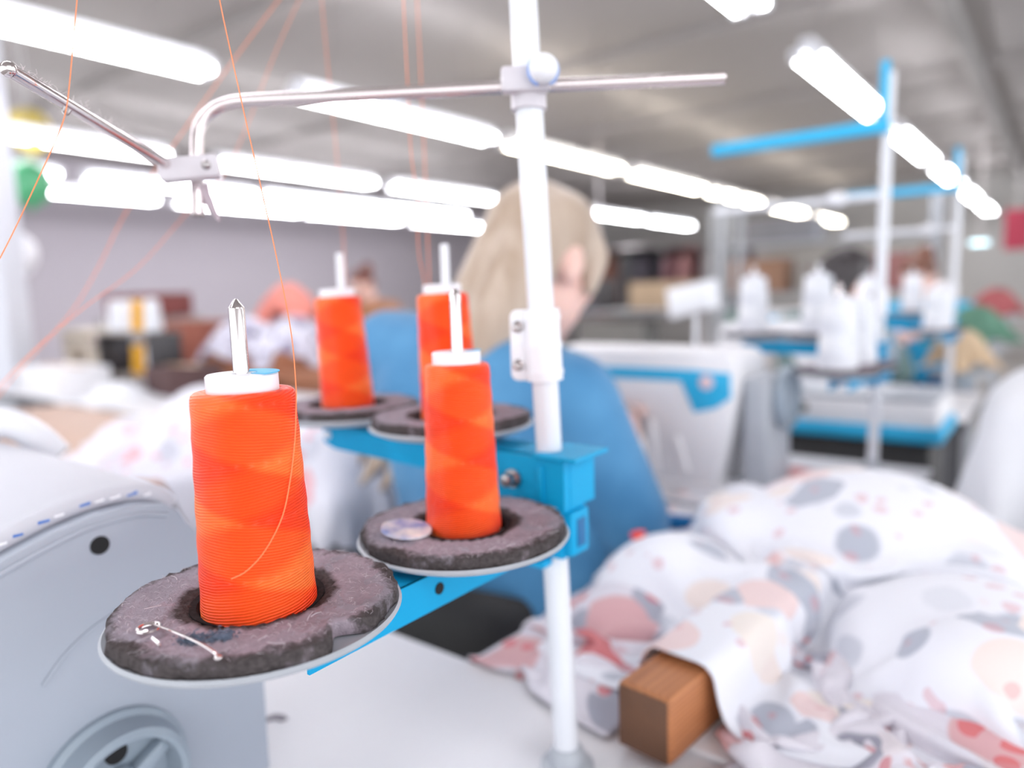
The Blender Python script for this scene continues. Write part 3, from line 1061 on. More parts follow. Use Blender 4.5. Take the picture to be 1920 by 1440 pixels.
    for x, y, z0, z1 in ((xa, -0.225, 0.1885, 0.194), (xa, -0.087, 0.1885, 0.189), (-0.102, yo, 0.2285, 0.2345), (-0.221, yo, 0.2285, 0.2345)):
        nt = MB(); nt.lathe([(0.010, z0), (0.010, z1), (0.006, z1 + 0.001), (0.0003, z1 + 0.001)], 6, Matrix.Translation((x, y, 0)))
        part('plate_nut', nt, M_STEEL, t)
    return t, pl

POLE = W(0.397, -0.265, TABLE_Z)
STAND, PLINE = stand('white pole with blue arms holding four orange thread cones in the foreground', POLE)
inv = Matrix.Rotation(-ROWZ, 4, 'Z') @ Matrix.Translation(-POLE)
def L(u, v, d):
    return inv @ at(u, v, d)
# --- upper thread guide of the near stand
D0 = 0.452
hC = 0.463
pc = PLINE(hC)
g = MB()
wl = lambda p: inv @ Vector(p)
left = (L(440, 187, D0) - L(1360, 145, D0)).normalized()
fwd = Vector((0, 0, 1)).cross(left).normalized()
g.tube([pc + Vector((0, 0, -0.011)), pc + Vector((0, 0, 0.013))], 0.0112, 24)
g.box((0, 0, 0), (0.030, 0.012, 0.015), frame(L(985, 150, D0 - 0.006), left, fwd, (0, 0, 1)), 0.002)
gc = part('guide_clamp', g, mat('pale_guide_plastic', (206, 200, 206), 0.35, var=0.06, vscale=40), STAND)
kb = MB(); kb.ball(L(1019, 128, D0 - 0.020), 0.0088)
kn = part('clamp_knob', kb, M_PLASTIC, gc)
kb = MB()
kM = frame(L(1019, 128, D0 - 0.020), left, Vector((0, 0, 1)), fwd)
for a0 in (-70, 110):
    pts = []
    for q in range(9):
        a = math.radians(a0 + q * 17)
        pts.append(kM @ Vector((0.0074 * math.cos(a), 0.0074 * math.sin(a), -0.0036)))
    kb.tube(pts, 0.0026, 8)
part('knob_stripe', kb, mat('pale_blue_plastic', (140, 170, 226), 0.3, var=0.05), kn)
rod = [L(1358, 146, D0), L(1150, 155, D0), L(940, 164, D0), L(640, 180, D0), L(470, 188, D0), L(425, 194, D0), L(395, 208, D0 - 0.001), L(376, 232, D0 - 0.002), L(370, 262, D0 - 0.003), L(369, 330, D0 - 0.004), L(371, 404, D0 - 0.006)]
mb = MB(); mb.tube(smooth_path(rod, 6), 0.0040, 20)
part('guide_rod', mb, mat('pinkish_steel_rod', (225, 214, 214), 0.2, metal=0.85, var=0.05, vscale=30), STAND)
blk = MB()
bl, br = L(300, 322, D0 - 0.016), L(412, 312, D0 - 0.008)
bdirn = (br - bl).normalized()
bf = Vector((0, 0, 1)).cross(bdirn).normalized()
blk.box((0, 0, 0), ((br - bl).length, 0.016, 0.0135), frame((bl + br) / 2, bdirn, bf, bdirn.cross(bf)), 0.0016)
gb = part('guide_block', blk, mat('pale_guide_plastic', (206, 200, 206), 0.35), STAND)
sc = MB(); sc.ball(L(386, 309, D0 - 0.026), (0.003, 0.003, 0.003), sub=2)
part('set_screw', sc, M_STEEL, gb)
hk = MB()
tip, rt = L(16, 130, 0.322), L(318, 312, D0 - 0.018)
hk.tube([rt, rt.lerp(tip, 0.5), tip], [0.0034, 0.0032, 0.0031], 20)
tb = part('front_rod', hk, M_CHROME, STAND)
hk = MB(); hk.ball(tip, 0.0036)
part('rod_tip', hk, M_CHROME, tb)
eye = MB(); eye.tube(smooth_path([L(132, 205, .345), L(126, 214, .345), L(120, 210, .345), L(122, 200, .345)], 4), 0.0009, 8)
part('thread_eye', eye, M_STEEL, tb)
hk = MB(); hk.tube([L(380, 350, D0 - 0.004), L(392, 380, D0 - 0.004), L(412, 414, D0 - 0.006)], [0.0036, 0.0028, 0.001], 10)
part('guide_hook', hk, mat('mauve_plastic', (176, 160, 168), 0.5, var=0.1), gb)
# lint caught along the guide rods
fz = MB()
for i in range(170):
    q = RNG.uniform(0.12, 0.95)
    b0 = rt.lerp(tip, q) + Vector((RNG.normal(), RNG.normal(), RNG.normal())) * 0.001 + Vector((0, 0, 0.002))
    e = b0 + Vector((RNG.normal(), RNG.normal(), abs(RNG.normal()) + 0.3)) * 0.0018
    fz.tube([b0, b0.lerp(e, 0.5) + Vector((RNG.normal(), RNG.normal(), RNG.normal())) * 0.0007, e], 0.00007, 3)
o = part('rod_lint', fz, mat('pale_lint', (226, 212, 214), 1.0, var=0.1), tb)
o['kind'] = 'stuff'

# --- fibres lying in the near pads
for child in [c for c in STAND.children if c.name.startswith('spool_plate')][:2]:
    fz = MB()
    for i in range(420):
        a = RNG.uniform(0, 6.283); r = math.sqrt(RNG.uniform(0.036 ** 2, 0.0585 ** 2))
        b0 = Vector((r * math.cos(a), r * math.sin(a), 0.0082))
        d = Vector((RNG.normal(), RNG.normal(), 0)).normalized() * RNG.uniform(0.001, 0.004)
        m_ = b0 + d * 0.5 + Vector((RNG.normal() * 0.0004, RNG.normal() * 0.0004, RNG.uniform(0, 0.0012)))
        fz.tube([b0, m_, b0 + d], 0.00006, 3)
    for i in range(14):
        a = RNG.uniform(0, 6.283); r = math.sqrt(RNG.uniform(0.036 ** 2, 0.057 ** 2))
        b0 = Vector((r * math.cos(a), r * math.sin(a), 0.0092))
        d = Vector((RNG.normal(), RNG.normal(), 0)).normalized() * RNG.uniform(0.004, 0.008)
        fz.tube(smooth_path([b0, b0 + d * 0.5 + Vector((RNG.normal(), RNG.normal(), 0)) * 0.0008, b0 + d], 3), 0.00016, 4)
    o = part('lint_fibres', fz, mat('white_lint', (206, 198, 205), 1.0, var=0.2, vscale=200), child)
    o['kind'] = 'stuff'

# ------------------------------------------------------------------ thread cones
def cone(label, loc, m, rb=0.0240, rt=0.0210, h=0.0995, cap_r=0.0146, cap_h=0.0068, sticker=None, tilt=(0, 0), group=None, plain=False):
    t = thing('thread_cone', label, 'thread cone', loc, 0, group)
    t.rotation_euler = (tilt[0], tilt[1], 0)
    w = MB()
    prof = [(rb - 0.004, 0.0015), (rb - 0.0008, 0.0022), (rb, 0.004)]
    for k in range(1, 24):
        f = k / 24
        prof.append((rb + (rt - rb) * f + 0.00018 * math.sin(f * 40), 0.004 + (h - 0.007) * f))
    prof += [(rt, h - 0.0028), (rt - 0.0005, h - 0.0013), (rt - 0.0016, h - 0.0004), (rt - 0.0035, h), (cap_r, h - 0.0006)]
    w.lathe(prof, 72, cap=False)
    part('thread_winding', w, m, t)
    c = MB()
    c.lathe([(0.0045, 0.0), (rb - 0.003, 0.0), (rb - 0.0025, 0.0012), (rb - 0.004, 0.0022), (cap_r, h - 0.004), (cap_r, h + cap_h - 0.0008), (cap_r - 0.0008, h + cap_h), (0.0042, h + cap_h), (0.0042, h - 0.006)], 48, cap=False)
    part('cone_core', c, M_PLASTIC, t)
    if sticker:
        a0, a1 = sticker
        vs, fs = [], []
        n = 24
        for i in range(n + 1):
            a = math.radians(a0 + (a1 - a0) * i / n)
            for r in (0.0062, cap_r + 0.0006):
                for z in (h + cap_h + 0.00005, h + cap_h + 0.00035):
                    vs.append((r * math.cos(a), r * math.sin(a), z))
        for i in range(n):
            k = i * 4
            fs += [(k + 1, k + 5, k + 7, k + 3), (k, k + 2, k + 6, k + 4), (k + 2, k + 3, k + 7, k + 6), (k, k + 4, k + 5, k + 1)]
        fs += [(0, 1, 3, 2), (n * 4, n * 4 + 2, n * 4 + 3, n * 4 + 1)]
        s = MB(); s.add(vs, fs)
        part('paper_label', s, M_BLUE_P, t, label='blue paper label glued on the cone top', smooth=0)
    return t
RM = Matrix.Translation(POLE) @ Matrix.Rotation(ROWZ, 4, 'Z')
def on_stand(x, y, z):
    return RM @ Vector((x, y, z))
cone('large sharp orange thread cone nearest the camera with a blue label on its cap', on_stand(-0.012, -0.225, 0.2008) + Vector((0.0025, -0.005, 0)), M_ORANGE, sticker=(-35, 100), tilt=(0, -0.004))
ORG = 'orange thread cones on the stand'
cone('orange thread cone beside the pole with a steel pin and a blue tab', on_stand(-0.012, -0.087, 0.1958), M_ORANGE, rb=0.0222, rt=0.0190, h=0.102, cap_r=0.0140, sticker=(0, 35), tilt=(0, -0.006))
cone('orange thread cone half hidden behind the one with the steel pin', on_stand(-0.102, 0.004, 0.2403), M_ORANGE, rb=0.0222, rt=0.0190, h=0.098, cap_r=0.0142, tilt=(0, -0.03))
cone('orange thread cone with a white pin, farthest left on the blue arm', on_stand(-0.221, 0.004, 0.2403), M_ORANGE, rb=0.0222, rt=0.0190, h=0.098, cap_r=0.0148, tilt=(0, -0.04))
for o in bpy.data.objects:
    if o.name.startswith('thread_cone'):
        o['group'] = ORG

# ------------------------------------------------------------------ loose orange strands
def strand(label, pts, r=0.00028, n=10, world=False):
    P = pts if world else [at(*p) for p in pts]
    P = smooth_path(P, n)
    o0 = P[0]
    mb = MB(); mb.tube(P, r, 6)
    o = part('thread_strand', mb, M_STRAND, None, org=o0, loc=o0)
    return tag(o, label, 'thread', 'orange threads leading off the cones')
# near cone: slack turn on the winding, then up along the right edge and out of the frame
base = on_stand(-0.012, -0.225, 0.2008) + Vector((0.0025, -0.005, 0))
def on_cone(az_deg, h):
    f = h / 0.0995
    r = 0.0240 + (0.0210 - 0.0240) * f + 0.0005
    a = math.radians(az_deg)
    return base + Vector((r * math.cos(a), r * math.sin(a), h))
strand('thin orange thread curling down the near cone and rising past its cap', [on_cone(-95, 0.026), on_cone(-80, 0.029), on_cone(-62, 0.036), on_cone(-42, 0.048), on_cone(-28, 0.062), on_cone(-14, 0.078), on_cone(-4, 0.091), on_cone(4, 0.1005), at(545, 618, .318), at(518, 480, .322), at(488, 345, .326), at(455, 200, .332), at(420, 40, .338), at(404, -40, .340)], 0.00027, world=True)
strand('slack orange thread rising from the half-hidden rear cone', [(797, 560, .545), (794, 520, .54), (786, 480, .53), (783, 430, .52), (784, 380, .515), (771, 290, .505), (766, 190, .50), (759, 60, .49), (755, -40, .485)], 0.00032)
strand('faint orange thread just right of the slack one', [(806, 560, .58), (804, 500, .58), (800, 400, .58), (794, 250, .58), (785, 60, .575), (780, -40, .57)], 0.00036)
strand('faint orange thread above the farthest left cone', [(648, 560, .64), (645, 470, .64), (632, 300, .62), (612, 100, .60), (600, -40, .60)], 0.00028)
strand('thin orange thread hanging over the tip of the front steel rod', [(-30, 540, .335), (20, 445, .335), (72, 335, .335), (110, 250, .338), (124, 205, .34), (131, 150, .34), (139, 60, .342), (148, -40, .345)], 0.00027)
strand('blurred orange thread running up from the left edge towards the ceiling', [(-40, 790, .62), (40, 690, .62), (130, 590, .62), (185, 500, .62), (240, 392, .62), (330, 265, .62), (440, 110, .62), (560, -50, .62)], 0.00036)
strand('orange thread low at the left edge, below the blurred pair', [(-40, 765, .5), (60, 660, .5), (160, 575, .5), (260, 500, .55), (350, 400, .6), (430, 310, .62), (520, 90, .62), (585, -50, .62)], 0.00028)

# ------------------------------------------------------------------ small things lying on the pads
PZ = on_stand(0, 0, 0.2082).z
def onpad(u, v, dz=0.0):
    return az(u, v, PZ + dz)
ctr = onpad(280, 1186)
pinw = MB()
pts = [onpad(408, 1232, 0.0018), onpad(400, 1222, 0.0028), onpad(370, 1204, 0.0026), onpad(320, 1182, 0.0022), onpad(285, 1170, 0.002)]
coil = []
ex = (onpad(400, 1230) - onpad(270, 1175)).normalized()
ey = Vector((0, 0, 1)).cross(ex)
for q in range(26):
    a = q / 25 * 2 * math.pi * 1.6
    coil.append(ctr + ex * 0.0042 * math.cos(a + 1.9) + ey * 0.0042 * math.sin(a + 1.9) + Vector((0, 0, 0.0012 + 0.00005 * q)))
tail = [onpad(285, 1196, 0.0022), onpad(297, 1207, 0.0012), onpad(300, 1212, 0.0008)]
pinw.tube(smooth_path(pts, 4), 0.00050, 8)
pinw.tube(coil, 0.00055, 8)
pinw.tube(smooth_path(tail, 4), 0.0005, 8)
hd = MB(); hd.ball(onpad(409, 1233, 0.0014), (0.0016, 0.0013, 0.0009), sub=2)
t = thing('safety_pin', 'open silver safety pin lying on the front foam pad', 'safety pin', ctr)
part('wire', pinw, M_CHROME, t, org=ctr)
part('pin_head', hd, M_CHROME, t, org=ctr)
for i, (u, v, r, lab) in enumerate(((362, 1203, 0.0042, 'flat bluish lint tuft beside the safety pin'), (415, 1196, 0.0050, 'dark blue fluff clump close to the near cone'))):
    c = onpad(u, v)
    mb = MB()
    for k in range(150):
        p = c + Vector((RNG.normal() * r * 0.62, RNG.normal() * r * 0.42, abs(RNG.normal()) * r * 0.22))
        d = Vector((RNG.normal(), RNG.normal(), RNG.normal() * 0.5)) * r * 0.2
        mb.tube([p, p + d * 0.5 + Vector((RNG.normal(), RNG.normal(), 0)) * r * 0.15, p + d], 0.00022, 4)
    mb.ball(c + Vector((0, 0, r * 0.12)), (r * 0.8, r * 0.55, r * 0.25), sub=2)
    tag(part('lint_clump', mb, mat('blue_lint', (104, 116, 136), 1.0, var=0.3, vscale=300), None, org=c, loc=c), lab, 'lint')
c = onpad(762, 992, -0.0025)
mb = MB(); mb.lathe([(0.0003, -0.0018), (0.012, -0.0016), (0.0145, -0.0002), (0.0142, 0.0008), (0.0115, 0.0013), (0.009, 0.0008), (0.0003, 0.0009)], 40, cap=False)
bt = part('button', mb, mat('pearly_blue_white', (226, 220, 216), 0.25, rgb2=(112, 130, 186), vscale=55, coat=0.4), None, loc=c, rot=(math.radians(6), math.radians(5), 0.3))
tag(bt, 'round pearly button with blue marks on the pad beside the pole', 'button')
c = az(519, 1347, TABLE_Z)
mb = MB(); mb.prism([(-0.009, -0.003), (-0.004, 0.004), (0.004, 0.0045), (0.010, 0.001), (0.006, -0.003), (0.0, -0.002), (-0.005, -0.006)], 0.0012)
tag(part('cloth_scrap', mb, mat('grey_scrap', (140, 134, 142), 0.9, var=0.1), None, loc=c, rot=(0, 0, -0.3)), 'small grey scrap lying on the foreground white table', 'scrap')

# ================================================================== GREY MACHINE AT LOWER LEFT
FN = -0.439
mo = W(0.17, FN, TABLE_Z)
t = thing('overlock_machine', 'grey and white sewing machine head at the lower left with a round handwheel', 'sewing machine', mo, ROWZ)
def MF(s, z):           # face coordinates -> local (y along R, z up)
    return (s - 0.17, z - TABLE_Z)
RIDGE = [(0.02, 0.905), (0.06, 0.921), (0.10, 0.934), (0.124, 0.941), (0.15, 0.949), (0.173, 0.9535), (0.197, 0.9535), (0.214, 0.949)]
outline = [(0.02, 0.744), (0.272, 0.744), (0.273, 0.83), (0.272, 0.890), (0.262, 0.912), (0.246, 0.922), (0.234, 0.931), (0.227, 0.940), (0.222, 0.950), (0.214, 0.9555)] + [(a, b + 0.0065) for a, b in RIDGE[::-1]]
fM = frame((0, 0, 0), (0, 1, 0), (0, 0, 1), (1, 0, 0))
body = MB(); body.prism([MF(*p) for p in outline], 0.018, fM @ Matrix.Translation((0, 0, -0.018)), 0.0025)
bo = part('end_cover', body, M_MACH, t)
back = [(0.02, 0.744), (0.268, 0.744), (0.268, 0.88), (0.232, 0.92), (0.225, 0.955), (0.216, 0.966)] + [(a, b + 0.0165) for a, b in RIDGE[-2::-1]]
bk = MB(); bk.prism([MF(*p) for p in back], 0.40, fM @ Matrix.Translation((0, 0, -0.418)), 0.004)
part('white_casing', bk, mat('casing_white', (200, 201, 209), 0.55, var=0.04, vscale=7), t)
# rounded white lip between casing and face
lip = smooth_path([Vector((-0.016, a - 0.17, b + 0.0115 - TABLE_Z)) for a, b in RIDGE[:-1]] + [Vector((-0.016, *MF(0.214, 0.960))), Vector((-0.016, *MF(0.223, 0.951)))], 6)
lp = MB(); lp.tube(lip, 0.0062, 12)
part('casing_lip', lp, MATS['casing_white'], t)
# raised rim line on the face
rim = smooth_path([Vector((0.0005, a - 0.17, b - TABLE_Z)) for a, b in RIDGE], 6)
rl = MB(); rl.tube(rim, 0.0016, 8)
part('face_ridge', rl, M_MACH, t)
# worn blue-and-white lettering strip along the lip: broken characters only
k = 0
for s0, wdt, col in ((0.128, 0.008, 0), (0.137, 0.006, 1), (0.150, 0.007, 1), (0.158, 0.006, 0), (0.172, 0.007, 1), (0.180, 0.006, 0), (0.189, 0.007, 0), (0.199, 0.007, 1), (0.208, 0.005, 0)):
    z0 = float(np.interp(s0, [a for a, b in RIDGE], [b for a, b in RIDGE])) + 0.0112
    y, z = MF(s0, z0)
    lt = MB(); lt.prism([(-wdt / 2, -0.0017), (wdt / 2 - 0.001, -0.0020), (wdt / 2, 0.0017), (-wdt / 2 + 0.0012, 0.0020)], 0.0007, frame((-0.0108, y, z + 0.0010), (0, 1, 0.12), (-0.55, -0.1, 0.85), Vector((0, 1, 0.12)).cross(Vector((-0.55, -0.1, 0.85)))))
    part('badge_letter', lt, (mat('badge_white', (244, 245, 250), 0.4, var=0.02), mat('badge_blue', (70, 120, 200), 0.4, var=0.1))[col], bo)
hy, hz = MF(0.1735, 0.9405)
hl = MB(); hl.lathe([(0.0054, 0.0), (0.0054, 0.0005), (0.0003, 0.0005)], 28, frame((0.0002, MF(0.1735, 0)[0], MF(0, 0.9415)[1]), (0, 1, 0), (0, 0, 1), (1, 0, 0)))
part('face_hole', hl, M_HOLE, bo)
arc = MB()
arc.tube(smooth_path([Vector((0.0004, *MF(*p))) for p in [(0.137, 0.872), (0.15, 0.885), (0.165, 0.894), (0.182, 0.899), (0.198, 0.9005)]], 6), 0.0012, 8)
part('moulded_arc', arc, M_MACH, bo)
# handwheel
wy, wz = MF(0.168, 0.796)
wM = frame((0, wy, wz), (0, 1, 0), (0, 0, 1), (1, 0, 0))
wh = MB(); wh.lathe([(0.044, 0.0), (0.0435, 0.004), (0.040, 0.006), (0.0385, 0.014), (0.0375, 0.020), (0.034, 0.022), (0.0315, 0.0205), (0.0305, 0.012), (0.029, 0.006), (0.012, 0.005), (0.011, 0.014), (0.009, 0.016), (0.0003, 0.016)], 56, wM, cap=False)
hw = part('handwheel', wh, M_GREYW, t)
for q in range(3):
    a = math.radians(30 + 120 * q)
    sp = MB(); sp.box((0.0205, 0, 0.010), (0.022, 0.009, 0.009), wM @ Matrix.Rotation(a, 4, 'Z'), 0.002)
    part('spoke', sp, M_GREYW, hw)
for q in range(3):
    a = math.radians(90 + 120 * q)
    sp = MB(); sp.lathe([(0.0065, 0.0058), (0.0065, 0.0070), (0.0003, 0.0070)], 20, wM @ Matrix.Rotation(a, 4, 'Z') @ Matrix.Translation((0.0205, 0, 0)))
    part('wheel_hole', sp, M_HOLE, hw)
sp = MB(); sp.lathe([(0.0045, 0.016), (0.0045, 0.018), (0.003, 0.019), (0.0003, 0.019)], 6, wM)
part('hub_screw', sp, M_CHROME, hw)
# white hose arching over the casing
c = at(40, 830, .62)
hs = MB(); hs.tube(smooth_path([at(-60, 850, .60), at(-20, 800, .61), at(25, 797, .62), at(70, 822, .63), at(103, 852, .64)], 6), 0.013, 16)
t = thing('air_hose', 'thick white hose arching behind the grey machine at the left edge', 'hose', c)
part('hose', hs, M_WHITE, t, org=c)
en = MB(); en.tube([at(100, 850, .64), at(110, 858, .642)], 0.0135, 16)
part('metal_collar', en, M_STEEL, t, org=c)

# ================================================================== BEAM, BOARD AND THE HEAP OF PRINTED CLOTH
mb = MB(); mb.box((0, 0, 0), (0.66, 0.53, 0.006), None, 0.001)
tag(part('bridging_board', mb, M_TABLE, None, loc=W(0.725, 0.0, 0.7462), rot=(0, 0, ROWZ)), 'thin board bridging the two white tables beneath the print heap', 'board')
mb = MB(); mb.box((0, 0.27, 0), (0.044, 0.54, 0.050), None, 0.004, 3)
bmo = part('wooden_beam', mb, M_WOOD, None, loc=W(0.430, -0.222, 0.7743), rot=(0, 0, ROWZ - 0.10))
tag(bmo, 'square brown wooden beam sticking out from under the printed fabric', 'beam')
mb = MB(); mb.box((0, -0.0004, 0), (0.040, 0.0012, 0.046), None, 0.0004)
part('end_grain', mb, wood_material('dark_end_grain', (66, 42, 28), (118, 78, 52), 130.0), bmo, label='dark weathered end grain')
BEAM = ('box', (np3(W(0.43 + 0.27 * math.cos(0.1), -0.222 + 0.27 * math.sin(0.1), 0.72)), np.array([[math.cos(ROWZ - .1), math.sin(ROWZ - .1), 0], [-math.sin(ROWZ - .1), math.cos(ROWZ - .1), 0], [0, 0, 1.0]]), np.array([0.024, 0.272, 0.081])))
BOARD = bx(0.725, 0.0, 0.6492, 0.33, 0.265, 0.10)
TAB1 = bx(0.1875, -0.595, 0.593, 0.655, 0.2875, 0.15)
TAB2 = bx(1.2075, -0.71, 0.593, 0.54, 0.2575, 0.15)
HEAP_BASE = [BOARD, BEAM, TAB1, TAB2, bx(0.72, -0.36, 0.61, 0.06, 0.24, 0.13)]
MOUND = [ell(W(0.87, -0.17, 0.745), (0.16, 0.15, 0.115)), ell(W(0.69, -0.315, 0.745), (0.080, 0.080, 0.066)), ell(W(0.74, 0.06, 0.745), (0.18, 0.16, 0.028)), ell(W(0.70, -0.05, 0.745), (0.11, 0.10, 0.070))]
rg_ = np.random.RandomState(4)
for k_ in range(16):
    MOUND.append(ell(W(rg_.uniform(0.60, 0.98), rg_.uniform(-0.34, -0.02), 0.765 + rg_.uniform(0, 0.045)), (rg_.uniform(0.02, 0.05), rg_.uniform(0.02, 0.05), rg_.uniform(0.02, 0.035))))
X = cloth(sheet(W(0.58, -0.36, 0.83), 0.36, 0.30, 42, 36, ROWZ - 0.25, 0.55, 0.012, 3), (0.36, 0.30), HEAP_BASE + [ell(W(0.62, -0.33, 0.745), (0.06, 0.06, 0.035))], 110, 5, 0.12)
o = cloth_object('fabric_piece', X, (0.36, 0.30), M_PRINT2, W(0.58, -0.36, TABLE_Z))
tag(o, 'crumpled pink and grey print underneath the pile, left of the wooden beam', 'fabric', 'printed fabric heaped on the right')
X = cloth(sheet(W(0.53, 0.01, 0.84), 0.60, 0.40, 66, 44, ROWZ - 0.05, 0.56, 0.016, 5), (0.60, 0.40), [BOARD, BEAM, TAB1, ell(W(0.64, 0.0, 0.745), (0.12, 0.10, 0.035))], 120, 5, 0.10)
o = cloth_object('fabric_piece', X, (0.60, 0.40), M_PRINT2, W(0.53, -0.06, TABLE_Z))
tag(o, 'pinkish print with painted-in shade hanging in folds right of the wooden beam', 'fabric', 'printed fabric heaped on the right')
X0 = sheet(W(0.765, -0.03, 0.90), 0.92, 0.66, 104, 76, ROWZ + 0.02, 0.74, 0.016, 11)
for c_, r_ in [m[1] for m in MOUND]:
    q_ = 1 - ((X0[..., 0] - c_[0]) / r_[0]) ** 2 - ((X0[..., 1] - c_[1]) / r_[1]) ** 2
    X0[..., 2] = np.maximum(X0[..., 2], c_[2] + r_[2] * np.sqrt(np.maximum(q_, 0)) + 0.02)
X = cloth(X0, (0.92, 0.66), HEAP_BASE + MOUND, 130, 6, 0.12, thick=0.006)
o = cloth_object('fabric_piece', X, (0.92, 0.66), M_PRINT, W(0.80, -0.07, TABLE_Z))
_q = X.reshape(-1, 3)
_q = _q[(_q @ AX_ROOM[0] < -0.355) & (_q @ AX_ROOM[1] > 0.62)]
TAG_SPOT = _q[_q[:, 2].argmax()]
tag(o, 'large white sheet printed with pale shapes spread over the pile at right', 'fabric', 'printed fabric heaped on the right')
X = cloth(sheet(W(1.06, -0.28, 0.86), 0.42, 0.34, 36, 30, ROWZ + 0.1, 0.8, 0.010, 21), (0.42, 0.34), [BOARD, TAB2, ell(W(1.06, -0.22, 0.745), (0.10, 0.10, 0.045))], 90, 5, 0.15)
o = cloth_object('fabric_piece', X, (0.42, 0.34), M_PRINT, W(1.06, -0.28, TABLE_Z))
tag(o, 'pale print piece lying on the table below the woman\'s machine', 'fabric', 'printed fabric heaped on the right')
X = cloth(sheet(W(0.965, -0.40, 0.80), 0.22, 0.14, 24, 18, ROWZ, 0.7, 0.012, 23), (0.22, 0.14), [TAB2, ('z', 0.70)], 80, 5, 0.15)
o = cloth_object('blue_cloth', X, (0.22, 0.14), mat('deep_blue_cloth', (20, 112, 176), 0.9, var=0.1, vscale=20), W(0.965, -0.40, TABLE_Z))
tag(o, 'small deep blue cloth on the table edge by the woman\'s elbow', 'cloth')
for i, (u, v, r) in enumerate(((1424, 897, .012), (1470, 890, .013), (1490, 904, .011), (1505, 884, .012), (1545, 897, .013), (1520, 905, .010), (1478, 908, .010))):
    c = az(u, v, TABLE_Z + 0.004)
    Xs = cloth(sheet((c.x, c.y, TABLE_Z + 0.03), 0.07, 0.05, 12, 10, 0.7 * i, 0.6, 0.008, 40 + i), (0.07, 0.05), [TAB2, ('z', TABLE_Z)], 40, 4, 0.1, thick=0.002)
    o = cloth_object('fabric_offcut', Xs, (0.07, 0.05), [mat('coral_offcut', (226, 104, 92), 0.9, var=0.15, vscale=60), mat('rose_offcut', (216, 140, 142), 0.9, var=0.15, vscale=60)][i % 2], c)
    tag(o, ('coral red offcut leftmost of the scraps by the second thread stand', 'rose offcut second from the left among the scraps by the stand', 'coral red offcut in the middle front of the scraps', 'rose offcut farthest back among the scraps by the stand', 'coral red offcut rightmost of the scraps by the second thread stand', 'rose offcut at the front right of the scraps', 'coral red offcut nearest the camera among the scraps')[i], 'offcut', 'offcuts on the second table')
c = Vector(TAG_SPOT) + Vector((0, 0, 0.002))
mb = MB()
mb.prism([(-0.008, -0.004), (0.004, -0.006), (0.009, 0.0), (0.003, 0.006), (-0.007, 0.005)], 0.006, None, 0.001)
tag(part('cloth_tag', mb, mat('red_plastic', (230, 54, 34), 0.4, var=0.1), None, loc=c, rot=(0.1, -0.2, 0.2)), 'small red tag caught at the left end of the print heap', 'tag')

# ================================================================== THE BLOND WOMAN AND HER CHAIR
WO = W(0.74, -0.66, 0)
J = dict(head=(0.026, 0.165, 1.118), face=(0.12, 0.95, -0.34), neck=(0.0, 0.085, 1.02), shr=(0.140, 0.065, 0.935), shl=(-0.185, 0.05, 0.995), waist=(0.01, 0.065, 0.76), pelvis=(0.04, 0.075, 0.57),
         elr=(0.205, 0.105, 0.770), wrr=(0.075, 0.325, 0.865), hdr=(-0.25, 0.9, 0.1), ell=(-0.30, 0.16, 0.80), wrl=(-0.13, 0.37, 0.83), hdl=(0.3, 0.9, -0.05),
         hipr=(0.135, 0.10, 0.53), hipl=(-0.055, 0.10, 0.53), knr=(0.15, 0.47, 0.55), knl=(-0.09, 0.47, 0.55), anr=(0.15, 0.45, 0.09), anl=(-0.09, 0.45, 0.09))
def blond_hair(H, g):
    out = []
    # long loose hair falling from the crown down the left of the back
    pts = [H(0.0, -0.04, 0.06), H(-0.010, -0.058, 0.0), H(-0.022, -0.072, -0.07), H(-0.050, -0.085, -0.14), H(-0.095, -0.09, -0.21), H(-0.145, -0.09, -0.27)]
    rad = [0.055, 0.056, 0.052, 0.046, 0.038, 0.022]
    for a, b, ra, rb in zip(pts, pts[1:], rad, rad[1:]):
        out.append(('c', a, ra, b, rb))
    pts2 = [H(0.025, -0.05, 0.04), H(0.028, -0.068, -0.03), H(0.02, -0.085, -0.11), H(0.0, -0.095, -0.19), H(-0.03, -0.10, -0.26)]
    for a, b, ra, rb in zip(pts2, pts2[1:], (0.054, 0.050, 0.046, 0.04), (0.050, 0.046, 0.04, 0.02)):
        out.append(('c', a, ra, b, rb))
    # fringe combed over the right temple
    out += [('c', H(0.03, 0.03, 0.075), 0.032, H(0.060, 0.050, 0.03), 0.022), ('c', H(0.060, 0.050, 0.03), 0.022, H(0.064, 0.046, -0.02), 0.013), ('c', H(0.045, 0.058, 0.05), 0.018, H(0.050, 0.066, 0.0), 0.011)]
    out.append(('e', H(-0.05, -0.01, -0.02), (0.032, 0.055, 0.07)))
    for k in range(7):
        x = -0.03 - 0.012 * k
        e = H(x - 0.075 - 0.006 * k, -0.088, -0.345 - 0.016 * (k % 3))
        out += [('c', H(x * 0.7, -0.095, -0.10), 0.02, H(x - 0.03, -0.10, -0.22), 0.015), ('c', H(x - 0.03, -0.10, -0.22), 0.015, e, 0.007)]
    return out
woman = seated_person('woman with long blond hair in a blue jumper, seated with her back turned', WO, ROWZ, J, dict(skin=M_SKIN, top=M_SWEATER, legs=M_JEANS, hair=M_BLOND), blond_hair, voxel=0.0075, sleeve='short')
br = MB()
bp = [inv @ Vector((0, 0, 0))]
wm = Matrix.Translation(WO) @ Matrix.Rotation(ROWZ, 4, 'Z')
